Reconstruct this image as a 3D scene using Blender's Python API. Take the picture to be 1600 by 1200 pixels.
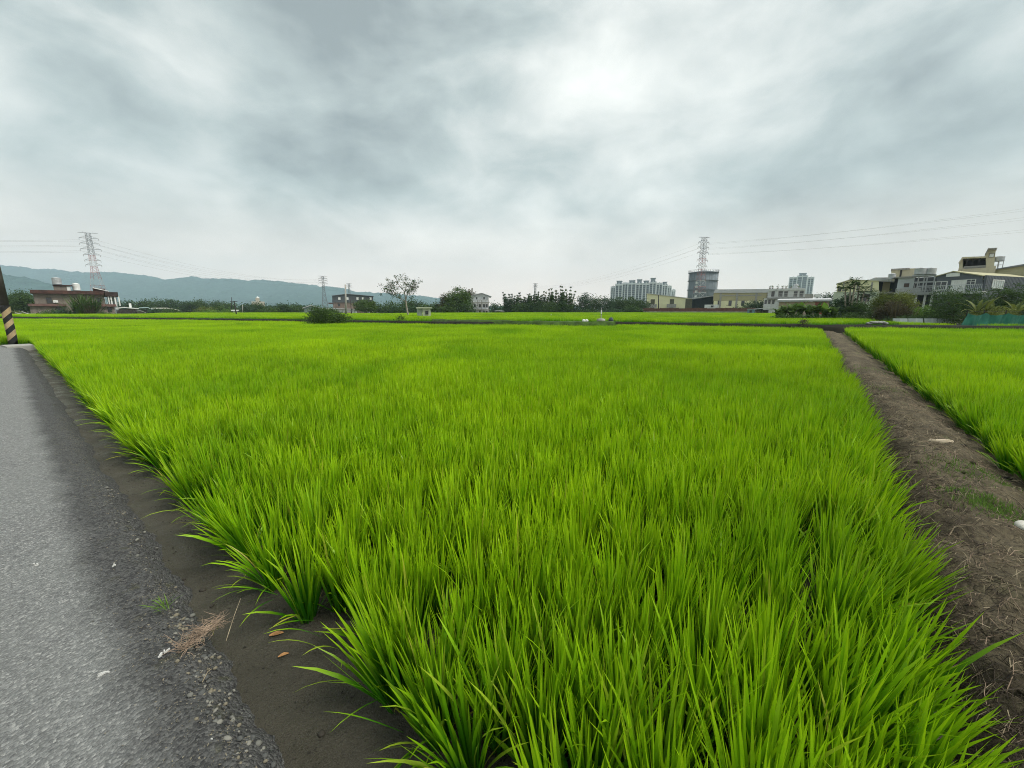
import bpy, math, random
import numpy as np
from mathutils import Vector, Matrix, noise as mnoise

for o in list(bpy.data.objects):
    bpy.data.objects.remove(o)

# ------------------------------------------------------------------ camera
F = 620.0                       # focal length in units of the 1600 px wide frame
HORIZON = 484.0
PITCH = math.atan((600 - HORIZON) / F)
EYE = 1.55
SC = bpy.context.scene
COL = SC.collection
camd = bpy.data.cameras.new('camera')
camd.sensor_width = 36.0
camd.lens = F / 1600 * 36.0
camd.clip_start = 0.05
camd.clip_end = 30000
cam = bpy.data.objects.new('camera', camd)
COL.objects.link(cam)
cam.location = (0, 0, EYE)
cam.rotation_euler = (math.pi / 2 - PITCH, 0, 0)
SC.camera = cam

# ------------------------------------------------------------------ sky and sun
SUN_EL, SUN_AZ = 55.0, 105.0     # degrees, azimuth to the right of the view direction
W = bpy.data.worlds.new('World')
SC.world = W
W.use_nodes = True
wt = W.node_tree
wt.nodes.clear()


class NT:
    """tiny helper to write node trees"""
    def __init__(s, tree):
        s.t = tree

    def n(s, kind, **kw):
        nd = s.t.nodes.new(kind)
        for k, v in kw.items():
            if hasattr(nd, k) and k not in ('inputs',):
                setattr(nd, k, v)
        return nd

    def l(s, a, b):
        s.t.links.new(a, b)

    def val(s, sock, v):
        if hasattr(v, 'is_output') or hasattr(v, 'links'):
            s.l(v, sock)
        else:
            sock.default_value = v

    def math(s, op, a, b=0.0, c=None, clamp=False):
        nd = s.n('ShaderNodeMath', operation=op, use_clamp=clamp)
        s.val(nd.inputs[0], a)
        s.val(nd.inputs[1], b)
        if c is not None:
            s.val(nd.inputs[2], c)
        return nd.outputs[0]

    def vmath(s, op, a, b=None):
        nd = s.n('ShaderNodeVectorMath', operation=op)
        s.val(nd.inputs[0], a)
        if b is not None:
            s.val(nd.inputs[1], b)
        return nd.outputs['Value'] if op in ('DOT_PRODUCT', 'LENGTH') else nd.outputs[0]

    def noise(s, vec, scale, detail=4.0, rough=0.55, dist=0.0):
        nd = s.n('ShaderNodeTexNoise')
        if vec is not None:
            s.l(vec, nd.inputs['Vector'])
        nd.inputs['Scale'].default_value = scale
        nd.inputs['Detail'].default_value = detail
        nd.inputs['Roughness'].default_value = rough
        nd.inputs['Distortion'].default_value = dist
        return nd.outputs['Fac']

    def ramp(s, fac, stops):
        nd = s.n('ShaderNodeValToRGB')
        e = nd.color_ramp.elements
        while len(e) < len(stops):
            e.new(0.5)
        for i, (p, c) in enumerate(stops):
            e[i].position = p
            e[i].color = (c, c, c, 1) if isinstance(c, (int, float)) else (*c, 1)
        s.l(fac, nd.inputs[0])
        return nd.outputs[0]

    def mix(s, fac, a, b, mode='MIX'):
        nd = s.n('ShaderNodeMix', data_type='RGBA', blend_type=mode)
        s.val(nd.inputs[0], fac)
        for sock, v in ((nd.inputs[6], a), (nd.inputs[7], b)):
            if isinstance(v, tuple):
                sock.default_value = (*v, 1) if len(v) == 3 else v
            else:
                s.l(v, sock)
        return nd.outputs[2]

    def mapr(s, v, a, b, c, d, smooth=False):
        nd = s.n('ShaderNodeMapRange', interpolation_type='SMOOTHSTEP' if smooth else 'LINEAR')
        s.val(nd.inputs[0], v)
        for i, x in enumerate((a, b, c, d)):
            nd.inputs[i + 1].default_value = x
        return nd.outputs[0]


def pix_dir(px, py):
    xc, yc = (px - 800) / F, (600 - py) / F
    return Vector((xc, math.cos(PITCH) + math.sin(PITCH) * yc, -math.sin(PITCH) + math.cos(PITCH) * yc))


def build_world():
    n = NT(wt)
    d = n.n('ShaderNodeTexCoord').outputs['Generated']
    d = n.vmath('NORMALIZE', d)
    sky = n.n('ShaderNodeTexSky', sky_type='NISHITA')
    sky.sun_disc = False
    sky.sun_elevation = math.radians(SUN_EL)
    sky.sun_rotation = math.radians(SUN_AZ)
    sky.dust_density = 4.0
    sep = n.n('ShaderNodeSeparateXYZ')
    n.l(d, sep.inputs[0])
    z = n.math('MAXIMUM', sep.outputs[2], 0.0)
    inv = n.math('DIVIDE', 1.0, n.math('ADD', z, 0.55))
    comb = n.n('ShaderNodeCombineXYZ')
    n.l(n.math('MULTIPLY', sep.outputs[0], inv), comb.inputs[0])
    n.l(n.math('MULTIPLY', sep.outputs[1], inv), comb.inputs[1])
    p = comb.outputs[0]
    # slow, wide folds of the cloud deck, then finer torn wisps (stretched along the wind)
    mp = n.n('ShaderNodeMapping')
    mp.inputs['Rotation'].default_value = (0, 0, math.radians(-32))
    mp.inputs['Scale'].default_value = (1.25, 0.95, 1)
    mp.inputs['Location'].default_value = (3.7, 1.3, 0)
    n.l(p, mp.inputs[0])
    q = mp.outputs[0]
    mp3 = n.n('ShaderNodeMapping')
    mp3.inputs['Rotation'].default_value = (0.0, math.radians(24), math.radians(20))
    mp3.inputs['Scale'].default_value = (1.5, 1.5, 3.0)
    mp3.inputs['Location'].default_value = (5.3, 2.1, 0.7)
    n.l(d, mp3.inputs[0])
    big = n.noise(mp3.outputs[0], 1.1, 3, 0.5, 0.5)
    mid = n.noise(mp3.outputs[0], 2.7, 7, 0.55, 0.25)
    fine = n.noise(q, 5.0, 7, 0.6, 0.15)
    # broad bright and dark fields of this particular deck (sky directions)
    def lobe(px, py, width):
        v = pix_dir(px, py).normalized()
        dt = n.vmath('DOT_PRODUCT', d, tuple(v))
        return n.mapr(dt, math.cos(math.radians(width)), 1.0, 0.0, 1.0, True)
    b = n.math('MULTIPLY', big, 0.55)
    b = n.math('ADD', b, n.math('MULTIPLY', mid, 0.95))
    b = n.math('ADD', b, n.math('MULTIPLY', fine, 0.26))
    for px, py, wd, amp in ((1100, 110, 18, 0.15), (850, 220, 18, 0.11), (220, 190, 17, 0.08), (400, 150, 10, 0.06), (640, 15, 10, 0.04),
                            (560, 120, 17, -0.13), (360, 30, 19, -0.13), (60, 280, 20, -0.06), (1500, 150, 26, -0.09), (1300, 240, 18, -0.06)):
        b = n.math('ADD', b, n.math('MULTIPLY', lobe(px, py, wd), amp))
    b = n.math('SUBTRACT', b, 0.39)
    cloud = n.ramp(b, [(0.22, (2.15, 2.5, 2.5)), (0.42, (3.45, 3.92, 3.82)), (0.58, (4.9, 5.2, 5.0)), (0.86, (7.3, 7.4, 7.0))])
    # veil towards the horizon
    hz = n.mapr(z, 0.0, 0.26, 1.0, 0.0, True)
    side = n.math('MULTIPLY', sep.outputs[0], 0.0)
    cloud = n.mix(n.math('MULTIPLY', hz, 0.8), cloud, (8.9, 7.3, 6.3))
    colr = n.mix(0.9, sky.outputs[0], cloud)
    bg = n.n('ShaderNodeBackground')
    n.l(colr, bg.inputs[0])
    bg.inputs[1].default_value = 0.065
    out = n.n('ShaderNodeOutputWorld')
    n.l(bg.outputs[0], out.inputs[0])


build_world()
sund = bpy.data.lights.new('sun', 'SUN')
sund.energy = 1.5
sund.angle = math.radians(25)
sund.color = (1.0, 0.96, 0.88)
sun = bpy.data.objects.new('sun', sund)
COL.objects.link(sun)
_a, _e = math.radians(SUN_AZ), math.radians(SUN_EL)
sun_dir = Vector((math.sin(_a) * math.cos(_e), math.cos(_a) * math.cos(_e), math.sin(_e)))
sun.rotation_euler = (-sun_dir).to_track_quat('-Z', 'Y').to_euler()
sun.location = (0, 0, 50)

SC.view_settings.view_transform = 'Standard'
SC.view_settings.look = 'None'
SC.view_settings.gamma = 1.0
SC.view_settings.use_curve_mapping = False
SC.view_settings.exposure = 1.36
SC.render.engine = 'CYCLES'
SC.cycles.max_bounces = 5
SC.cycles.diffuse_bounces = 2
SC.cycles.glossy_bounces = 2
SC.cycles.transmission_bounces = 3
SC.cycles.transparent_max_bounces = 6
SC.cycles.volume_bounces = 1
SC.cycles.filter_width = 1.05
SC.cycles.use_denoising = True
SC.cycles.denoising_prefilter = 'NONE'
SC.cycles.use_adaptive_sampling = True
SC.cycles.adaptive_threshold = 0.02

# ------------------------------------------------------------------ helpers
rng = random.Random(11)
ZT = 0.2            # level of the land beyond the far bank


def G(px, py, z):
    """the point of the level plane z that the photograph shows at a pixel"""
    d = pix_dir(px, py)
    t = (z - EYE) / d.z
    return Vector((d.x * t, d.y * t, z))


def at(px, py, Y):
    """the point at depth Y seen at a pixel"""
    d = pix_dir(px, py)
    t = Y / d.y
    return Vector((d.x * t, Y, EYE + d.z * t))


def lin(r, g, b):
    f = lambda c: c / 12.92 if c <= 0.04045 else ((c + 0.055) / 1.055) ** 2.4
    return (f(r / 255), f(g / 255), f(b / 255))


MATS = {}


def mat(name, col, rough=0.8, var=0.12, scale=1.2, bump=0.0, bscale=30.0, spec=0.25, metal=0.0, stain=None, ribs=0.0):
    """painted or raw surface with blotchy variation, optional stains and sheet-metal ribs"""
    if name in MATS:
        return MATS[name]
    m = bpy.data.materials.new(name)
    m.use_nodes = True
    n = NT(m.node_tree)
    b = m.node_tree.nodes['Principled BSDF']
    co = n.n('ShaderNodeTexCoord').outputs['Object']
    f = n.noise(co, scale, 5, 0.6)
    dark = tuple(c * (1 - var * 1.6) for c in col)
    lite = tuple(min(1, c * (1 + var * 1.2)) for c in col)
    c = n.mix(n.mapr(f, 0.3, 0.7, 0, 1), dark, lite)
    if stain:
        mp = n.n('ShaderNodeMapping')
        mp.inputs['Scale'].default_value = (1, 1, 0.18)
        n.l(co, mp.inputs[0])
        sf = n.noise(mp.outputs[0], scale * 2.2, 6, 0.65, 0.4)
        c = n.mix(n.mapr(sf, 0.52, 0.72, 0, 0.75), c, stain)
    n.l(c, b.inputs['Base Color'])
    b.inputs['Roughness'].default_value = rough
    b.inputs['Specular IOR Level'].default_value = spec
    b.inputs['Metallic'].default_value = metal
    hgt = None
    if bump:
        hgt = n.noise(co, bscale, 4, 0.6)
    if ribs:
        wv = n.n('ShaderNodeTexWave', wave_type='BANDS', bands_direction='X')
        wv.inputs['Scale'].default_value = ribs
        n.l(co, wv.inputs['Vector'])
        hgt = wv.outputs['Fac']
        bump = max(bump, 0.5)
    if hgt is not None:
        bp = n.n('ShaderNodeBump')
        bp.inputs['Strength'].default_value = bump
        bp.inputs['Distance'].default_value = 0.05
        n.l(hgt, bp.inputs['Height'])
        n.l(bp.outputs[0], b.inputs['Normal'])
    MATS[name] = m
    return m


def leaf_mat(name, c0, c1, transl=0.35, tip=None, rough=0.5, patch=0.0, spec=0.1):
    """thin leaves: reflect and let light through; colour varies leaf by leaf ('tint'), clump by clump and over the ground"""
    if name in MATS:
        return MATS[name]
    m = bpy.data.materials.new(name)
    m.use_nodes = True
    n = NT(m.node_tree)
    b = m.node_tree.nodes['Principled BSDF']
    out = m.node_tree.nodes['Material Output']
    at_ = n.n('ShaderNodeAttribute', attribute_name='tint')
    f = at_.outputs['Fac']
    oi = n.n('ShaderNodeObjectInfo').outputs['Random']
    f = n.math('ADD', n.math('MULTIPLY', f, 0.65), n.math('MULTIPLY', oi, 0.35))
    if patch:
        pos = n.n('ShaderNodeNewGeometry').outputs['Position']
        pf = n.noise(pos, 0.16, 3, 0.5, 0.5)
        f = n.math('ADD', f, n.math('MULTIPLY', n.math('SUBTRACT', n.noise(pos, 0.035, 2, 0.5), 0.5), 0.9))
        f = n.math('ADD', f, n.math('MULTIPLY', n.math('SUBTRACT', pf, 0.5), patch), clamp=True)
    c = n.mix(f, c0, c1)
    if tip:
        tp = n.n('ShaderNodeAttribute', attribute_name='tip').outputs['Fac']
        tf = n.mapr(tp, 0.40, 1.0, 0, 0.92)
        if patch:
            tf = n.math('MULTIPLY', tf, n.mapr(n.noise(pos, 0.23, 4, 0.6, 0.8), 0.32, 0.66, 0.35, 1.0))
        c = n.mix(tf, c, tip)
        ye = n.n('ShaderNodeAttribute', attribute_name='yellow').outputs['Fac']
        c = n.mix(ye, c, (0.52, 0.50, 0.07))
    n.l(c, b.inputs['Base Color'])
    b.inputs['Roughness'].default_value = rough
    b.inputs['Specular IOR Level'].default_value = spec
    tr = n.n('ShaderNodeBsdfTranslucent')
    n.l(c, tr.inputs[0])
    mx = n.n('ShaderNodeMixShader')
    mx.inputs[0].default_value = transl
    n.l(b.outputs[0], mx.inputs[1])
    n.l(tr.outputs[0], mx.inputs[2])
    n.l(mx.outputs[0], out.inputs['Surface'])
    MATS[name] = m
    return m


class MB:
    """collects shapes for ONE mesh"""
    def __init__(s):
        s.v, s.f, s.a = [], [], {}

    def add(s, vs, fs, **attrs):
        k = len(s.v)
        s.v += [tuple(x) for x in vs]
        s.f += [tuple(i + k for i in f) for f in fs]
        for a, val in attrs.items():
            lst = s.a.setdefault(a, [])
            lst += [0.0] * (k - len(lst))
            lst += val if isinstance(val, list) else [val] * len(vs)

    def box(s, x0, x1, y0, y1, z0, z1):
        s.add([(x0, y0, z0), (x1, y0, z0), (x1, y1, z0), (x0, y1, z0), (x0, y0, z1), (x1, y0, z1), (x1, y1, z1), (x0, y1, z1)],
              [(3, 2, 1, 0), (4, 5, 6, 7), (0, 1, 5, 4), (1, 2, 6, 5), (2, 3, 7, 6), (3, 0, 4, 7)])
        return s

    def prism(s, pts, y0, y1):
        """polygon of (x, z) pushed from y0 to y1"""
        k = len(pts)
        vs = [(x, y0, z) for x, z in pts] + [(x, y1, z) for x, z in pts]
        fs = [tuple(range(k)), tuple(range(2 * k - 1, k - 1, -1))]
        for i in range(k):
            j = (i + 1) % k
            fs.append((i, k + i, k + j, j))
        s.add(vs, fs)
        return s

    def tube(s, pts, rads, sides=6, caps=True, **attrs):
        vs, fs = [], []
        m = len(pts)
        for i, p in enumerate(pts):
            p = Vector(p)
            a = Vector(pts[max(i - 1, 0)])
            b = Vector(pts[min(i + 1, m - 1)])
            d = (b - a).normalized()
            r = Vector((0, 0, 1)) if abs(d.z) < 0.9 else Vector((1, 0, 0))
            e1 = d.cross(r).normalized()
            e2 = d.cross(e1)
            rad = rads[i] if isinstance(rads, (list, tuple)) else rads
            for q in range(sides):
                t = 2 * math.pi * q / sides
                vs.append(p + e1 * (math.cos(t) * rad) + e2 * (math.sin(t) * rad))
        for i in range(m - 1):
            for q in range(sides):
                w = (q + 1) % sides
                fs.append((i * sides + q, i * sides + w, (i + 1) * sides + w, (i + 1) * sides + q))
        if caps:
            fs.append(tuple(range(sides))[::-1])
            fs.append(tuple((m - 1) * sides + q for q in range(sides)))
        s.add(vs, fs, **attrs)
        return s

    def lathe(s, prof, sides=16, cx=0, cy=0):
        vs, fs = [], []
        for r, z in prof:
            for q in range(sides):
                t = 2 * math.pi * q / sides
                vs.append((cx + r * math.cos(t), cy + r * math.sin(t), z))
        for i in range(len(prof) - 1):
            for q in range(sides):
                w = (q + 1) % sides
                fs.append((i * sides + q, i * sides + w, (i + 1) * sides + w, (i + 1) * sides + q))
        fs.append(tuple(range(sides))[::-1])
        k = (len(prof) - 1) * sides
        fs.append(tuple(k + q for q in range(sides)))
        s.add(vs, fs)
        return s

    def mesh(s, name, m=None, smooth=False):
        me = bpy.data.meshes.new(name)
        me.from_pydata(s.v, [], s.f)
        for a, lst in s.a.items():
            lst += [0.0] * (len(s.v) - len(lst))
            at_ = me.attributes.new(a, 'FLOAT', 'POINT')
            at_.data.foreach_set('value', lst)
        if m is not None:
            me.materials.append(m)
        if smooth:
            me.polygons.foreach_set('use_smooth', [True] * len(me.polygons))
        me.update()
        return me

    def build(s, name, m, parent=None, smooth=False):
        o = bpy.data.objects.new(name, s.mesh(name, m, smooth))
        COL.objects.link(o)
        o.parent = parent
        return o


def tag(o, label=None, cat=None, group=None, kind=None):
    for k, v in (('label', label), ('category', cat), ('group', group), ('kind', kind)):
        if v:
            o[k] = v
    return o


def thing(name, label, cat, loc=(0, 0, 0), rz=0.0, group=None):
    o = bpy.data.objects.new(name, None)
    o.empty_display_size = 0.3
    COL.objects.link(o)
    o.location = loc
    o.rotation_euler = (0, 0, rz)
    return tag(o, label, cat, group)


def link(name, me, parent=None):
    o = bpy.data.objects.new(name, me)
    COL.objects.link(o)
    o.parent = parent
    return o


def fbm(x, y, z=0.0, oct=4):
    return mnoise.fractal(Vector((x, y, z)), 1.0, 2.0, oct)


# field frame: local x runs along the dirt bank (right and forward), local y along the road (left and forward)
ROT = math.radians(51.7)
CR, SR = math.cos(ROT), math.sin(ROT)


def to_field(X, Y):
    return X * CR + Y * SR, -X * SR + Y * CR


def to_world(v, u):
    return v * CR - u * SR, v * SR + u * CR
# ------------------------------------------------------------------ ground, road, mud, banks
MUD = -0.15


def m_ground():
    m = mat('far_ground', lin(92, 104, 60), 0.95, 0.3, 0.05)
    return m


mb = MB()
mb.add([(-5200, -600, -0.35), (5200, -600, -0.35), (5200, 3800, -0.35), (-5200, 3800, -0.35)], [(0, 1, 2, 3)])
tag(mb.build('ground', m_ground()), kind='structure')


def m_asphalt():
    m = bpy.data.materials.new('asphalt')
    m.use_nodes = True
    n = NT(m.node_tree)
    b = m.node_tree.nodes['Principled BSDF']
    co = n.n('ShaderNodeTexCoord').outputs['Object']
    sep = n.n('ShaderNodeSeparateXYZ')
    n.l(co, sep.inputs[0])
    vo = n.n('ShaderNodeTexVoronoi', feature='F1')
    vo.inputs['Scale'].default_value = 95
    n.l(co, vo.inputs['Vector'])
    grain = n.noise(co, 60, 5, 0.7)
    patch = n.noise(co, 1.3, 5, 0.6, 0.4)
    stone = n.n('ShaderNodeSeparateColor')
    n.l(vo.outputs['Color'], stone.inputs[0])
    sv = stone.outputs[0]
    base = n.ramp(sv, [(0.0, (0.13, 0.132, 0.132)), (0.45, (0.195, 0.2, 0.196)), (0.8, (0.245, 0.25, 0.245)), (1.0, (0.40, 0.40, 0.385))])
    base = n.mix(n.mapr(grain, 0.35, 0.7, 0.35, 0), base, (0.06, 0.06, 0.06))
    base = n.mix(n.mapr(patch, 0.35, 0.7, 0.0, 0.35), base, (0.21, 0.22, 0.21))
    # unworn grimy margin along the broken edge (local x = distance across the road)
    wob = n.noise(co, 2.2, 5, 0.6)
    xx = n.math('ADD', sep.outputs[0], n.math('MULTIPLY', n.math('SUBTRACT', wob, 0.5), 0.30))
    edge = n.mapr(xx, -0.02, 0.20, 0.0, 1.0, True)
    grime = n.mix(n.mapr(sv, 0.1, 1.0, 0, 1), (0.020, 0.020, 0.021), (0.085, 0.085, 0.082))
    moss = n.noise(co, 9, 4, 0.6)
    grime = n.mix(n.mapr(moss, 0.60, 0.74, 0, 0.7), grime, (0.055, 0.055, 0.02))
    base = n.mix(n.math('MULTIPLY', edge, 0.9), base, grime)
    n.l(base, b.inputs['Base Color'])
    b.inputs['Roughness'].default_value = 0.8
    b.inputs['Specular IOR Level'].default_value = 0.35
    h = n.math('ADD', n.math('MULTIPLY', vo.outputs['Distance'], -0.8), n.math('MULTIPLY', grain, 0.9))
    bp = n.n('ShaderNodeBump')
    bp.inputs['Strength'].default_value = 0.9
    bp.inputs['Distance'].default_value = 0.012
    n.l(h, bp.inputs['Height'])
    n.l(bp.outputs[0], b.inputs['Normal'])
    return m


ROAD_END = 28.6
ROAD_V = 0.33


def road_edge(u):
    return ROAD_V + 0.05 * fbm(u * 0.9, 3.1) + 0.035 * fbm(u * 4.0, 7.7) + 0.018 * fbm(u * 14, 1.0)


def build_road():
    mb = MB()
    us = [-12.0, -8.0, -5.0, -3.5, -2.5]
    u = -2.0
    while u < ROAD_END:
        us.append(u)
        u += 0.03 if u < 5 else 0.12
    us.append(ROAD_END)
    prof = [(-7.0, 0.0), (-3, 0.0), (-1.0, 0.0), (-0.45, 0.0), (-0.28, -0.002), (-0.2, -0.004), (-0.13, -0.008), (-0.08, -0.013), (-0.035, -0.022), (0.0, -0.040), (0.04, -0.075), (0.09, -0.12), (0.16, -0.20)]
    k = len(prof)
    vs, fs = [], []
    for i, u in enumerate(us):
        e = road_edge(u)
        for j, (dv, z) in enumerate(prof):
            v = (e + dv) if dv > -2 else dv
            lump = 0.0
            if -0.3 < dv < 0.15:
                lump = 0.016 * fbm(u * 11, dv * 23, 2.0) * min(1.0, (0.3 + dv) * 5)
                v += 0.020 * fbm(u * 17, dv * 31, 9.0)
            else:
                lump = 0.004 * fbm(u * 0.6, dv * 0.6)
            vs.append((v, u, z + lump))
    for i in range(len(us) - 1):
        for j in range(k - 1):
            fs.append((i * k + j, i * k + j + 1, (i + 1) * k + j + 1, (i + 1) * k + j))
    # the road turns off to the left at the pole
    q = len(vs)
    e = len(us) - 1
    vs += [(-40, 23.5, 0.0), (-40, ROAD_END, 0.0), (-7, 23.5, 0), (-7, ROAD_END, 0)]
    fs.append((q, q + 2, q + 3, q + 1))
    mb.add(vs, fs)
    o = mb.build('road', m_asphalt(), None, True)
    o.rotation_euler = (0, 0, ROT)
    tag(o, kind='structure')
    return o


road = build_road()


def m_mud():
    m = bpy.data.materials.new('mud')
    m.use_nodes = True
    n = NT(m.node_tree)
    b = m.node_tree.nodes['Principled BSDF']
    co = n.n('ShaderNodeTexCoord').outputs['Object']
    a = n.noise(co, 2.0, 6, 0.6, 0.3)
    sp = n.noise(co, 70, 6, 0.75)
    c = n.mix(n.mapr(a, 0.3, 0.7, 0, 1), (0.044, 0.040, 0.028), (0.070, 0.063, 0.045))
    c = n.mix(n.mapr(sp, 0.56, 0.68, 0, 0.85), c, (0.022, 0.020, 0.016))
    n.l(c, b.inputs['Base Color'])
    n.l(n.mapr(n.noise(co, 3.5, 4, 0.6), 0.35, 0.65, 0.32, 0.8), b.inputs['Roughness'])
    b.inputs['Specular IOR Level'].default_value = 0.4
    bp = n.n('ShaderNodeBump')
    bp.inputs['Strength'].default_value = 0.9
    bp.inputs['Distance'].default_value = 0.025
    h = n.math('ADD', n.noise(co, 22, 6, 0.65), n.math('MULTIPLY', n.noise(co, 120, 4, 0.7), 0.6))
    n.l(h, bp.inputs['Height'])
    n.l(bp.outputs[0], b.inputs['Normal'])
    return m


M_MUD = m_mud()


def grid(xs, ys, zf, name, m):
    vs = [(x, y, zf(x, y)) for y in ys for x in xs]
    k = len(xs)
    fs = [(j * k + i, j * k + i + 1, (j + 1) * k + i + 1, (j + 1) * k + i) for j in range(len(ys) - 1) for i in range(k - 1)]
    mb = MB()
    mb.add(vs, fs)
    o = mb.build(name, m, None, True)
    o.rotation_euler = (0, 0, ROT)
    return o


def steps(a, b, s0, g):
    out = [a]
    s = s0
    while out[-1] + s < b:
        out.append(out[-1] + s)
        s *= g
    out.append(b)
    return out


def mud_z(x, y):
    return MUD + 0.012 * fbm(x * 2.2, y * 2.2) + 0.010 * fbm(x * 9, y * 9, 4)


def mud_point(px, py, up=0.0):
    z = MUD
    for _ in range(4):
        p = G(px, py, z)
        z = mud_z(*to_field(p.x, p.y)) + up
    return G(px, py, z)


tag(grid(steps(0.36, 62, 0.035, 1.045), steps(-1.2, 130, 0.05, 1.03),
         mud_z, 'paddy_mud', M_MUD), kind='structure')
# paddy ground beyond the bend of the road
grid([-60, -20, 0.3], [ROAD_END + 0.4, 60, 130], lambda x, y: MUD - 0.01, 'paddy_mud', M_MUD)['kind'] = 'structure'


def bank_shift(v):
    return 0.05 * fbm(v * 0.5, 2.2) + 0.03 * fbm(v * 2.3, 5.5) + 0.034 * max(0, v - 8)


BANK = [(-0.52, -0.22), (-0.60, -0.12), (-0.66, -0.02), (-0.74, 0.05), (-0.82, 0.085), (-0.95, 0.10), (-1.10, 0.095), (-1.25, 0.08), (-1.35, 0.03), (-1.45, -0.02), (-1.58, -0.07), (-1.8, -0.10), (-2.2, -0.10), (-2.6, -0.12), (-3.4, -0.13)]


def bank_z(v, u):
    s = bank_shift(v)
    us = [p[0] for p in BANK][::-1]
    zs = [p[1] for p in BANK][::-1]
    return float(np.interp(u - s, us, zs)) + 0.045 * fbm(v * 2.6, u * 2.6, 1.0) + 0.030 * fbm(v * 9, u * 9, 6.0)


def m_bank():
    m = bpy.data.materials.new('bank_soil')
    m.use_nodes = True
    n = NT(m.node_tree)
    b = m.node_tree.nodes['Principled BSDF']
    co = n.n('ShaderNodeTexCoord').outputs['Object']
    a = n.noise(co, 1.6, 6, 0.65, 0.5)
    f = n.noise(co, 24, 6, 0.7, 0.3)
    c = n.mix(n.mapr(a, 0.35, 0.65, 0, 1), (0.066, 0.055, 0.035), (0.165, 0.138, 0.090))
    c = n.mix(n.mapr(f, 0.45, 0.66, 0, 0.75), c, (0.040, 0.033, 0.025))
    g = n.noise(co, 2.6, 4, 0.6)
    c = n.mix(n.mapr(g, 0.60, 0.75, 0, 0.55), c, (0.10, 0.12, 0.045))
    vo = n.n('ShaderNodeTexVoronoi', feature='DISTANCE_TO_EDGE')
    vo.inputs['Scale'].default_value = 2.2
    wv = n.n('ShaderNodeVectorMath', operation='ADD')
    nz = n.n('ShaderNodeTexNoise')
    nz.inputs['Scale'].default_value = 3
    n.l(co, nz.inputs['Vector'])
    n.l(co, wv.inputs[0])
    n.l(nz.outputs['Color'], wv.inputs[1])
    n.l(wv.outputs[0], vo.inputs['Vector'])
    crack = n.mapr(vo.outputs['Distance'], 0.0, 0.025, 1.0, 0.0)
    c = n.mix(n.math('MULTIPLY', crack, 0.25), c, (0.02, 0.017, 0.013))
    n.l(c, b.inputs['Base Color'])
    b.inputs['Roughness'].default_value = 0.92
    b.inputs['Specular IOR Level'].default_value = 0.15
    h = n.math('SUBTRACT', n.math('ADD', f, n.math('MULTIPLY', n.noise(co, 80, 4, 0.7), 0.4)), n.math('MULTIPLY', crack, 0.3))
    bp = n.n('ShaderNodeBump')
    bp.inputs['Strength'].default_value = 1.0
    bp.inputs['Distance'].default_value = 0.03
    n.l(h, bp.inputs['Height'])
    n.l(bp.outputs[0], b.inputs['Normal'])
    return m


M_BANK = m_bank()
BANK_END = 46.0
o = grid(steps(0.34, BANK_END, 0.03, 1.012), sorted(np.arange(-3.4, 1.0, 0.04).tolist()), lambda x, y: bank_z(x, y), 'dirt_path', M_BANK)
tag(o, kind='structure')
grid([0.34, 20, 80], [-140, -60, -20, -3.3], lambda x, y: -0.135, 'paddy_mud', M_MUD)['kind'] = 'structure'

# far bank: dark wet ridge that closes the near paddies (its line as surveyed from the photograph)
CROP = 0.40
FARPX = [(-700, 492.5), (-250, 495), (100, 497.2), (250, 498.3), (450, 500.8), (600, 503.2), (740, 505.3), (800, 505.0), (850, 504.3), (1000, 505.6), (1200, 508.6), (1300, 510.3), (1420, 510.5), (1600, 512.5), (1900, 516)]
FAR = [G(px, py, CROP) for px, py in FARPX]


def far_Y(X):
    return float(np.interp(X, [p.x for p in FAR], [p.y for p in FAR]))


def build_far():
    mb = MB()
    prof = [(-0.5, -0.4), (-0.35, 0.25), (-0.15, 0.47), (0.25, 0.51), (0.7, 0.48), (1.1, 0.22), (1.6, 0.1)]
    X = np.concatenate([np.arange(-420, -80, 3.0), np.arange(-80, 75, 0.6), np.arange(75, 150, 3.0)])
    k = len(prof)
    vs, fs = [], []
    for i, x in enumerate(X):
        y = far_Y(x) if x > FAR[0].x else FAR[0].y + (FAR[0].x - x) * 0.3
        for j, (dy, z) in enumerate(prof):
            vs.append((x, y + 0.6 + dy + 0.1 * fbm(x * 0.3, j), z + (0.06 * fbm(x * 0.7, j * 3.0) if z > 0 else 0)))
    for i in range(len(X) - 1):
        for j in range(k - 1):
            fs.append((i * k + j, (i + 1) * k + j, (i + 1) * k + j + 1, i * k + j + 1))
    mb.add(vs, fs)
    o = mb.build('far_bank', mat('far_bank_soil', (0.014, 0.014, 0.008), 0.95, 0.35, 1.5), None, True)
    tag(o, kind='structure')
    # level land behind it
    mb = MB()
    vs, fs = [], []
    for i, x in enumerate(X):
        y = far_Y(x) if x > FAR[0].x else FAR[0].y + (FAR[0].x - x) * 0.3
        vs += [(x, y + 1.9, ZT), (x * 1.0, 700.0, ZT)]
    for i in range(len(X) - 1):
        fs.append((2 * i, 2 * i + 2, 2 * i + 3, 2 * i + 1))
    mb.add(vs, fs)
    tag(mb.build('far_land', mat('far_land_soil', (0.055, 0.075, 0.025), 0.95, 0.3, 0.2)), kind='structure')


build_far()

# ------------------------------------------------------------------ rice
M_RICE = leaf_mat('rice_leaf', (0.022, 0.140, 0.005), (0.118, 0.375, 0.006), 0.34, tip=(0.54, 0.77, 0.010), rough=0.42, patch=1.1, spec=0.28)  # tip: natural leaf yellow, lightened further to paint in the sky sheen


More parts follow.
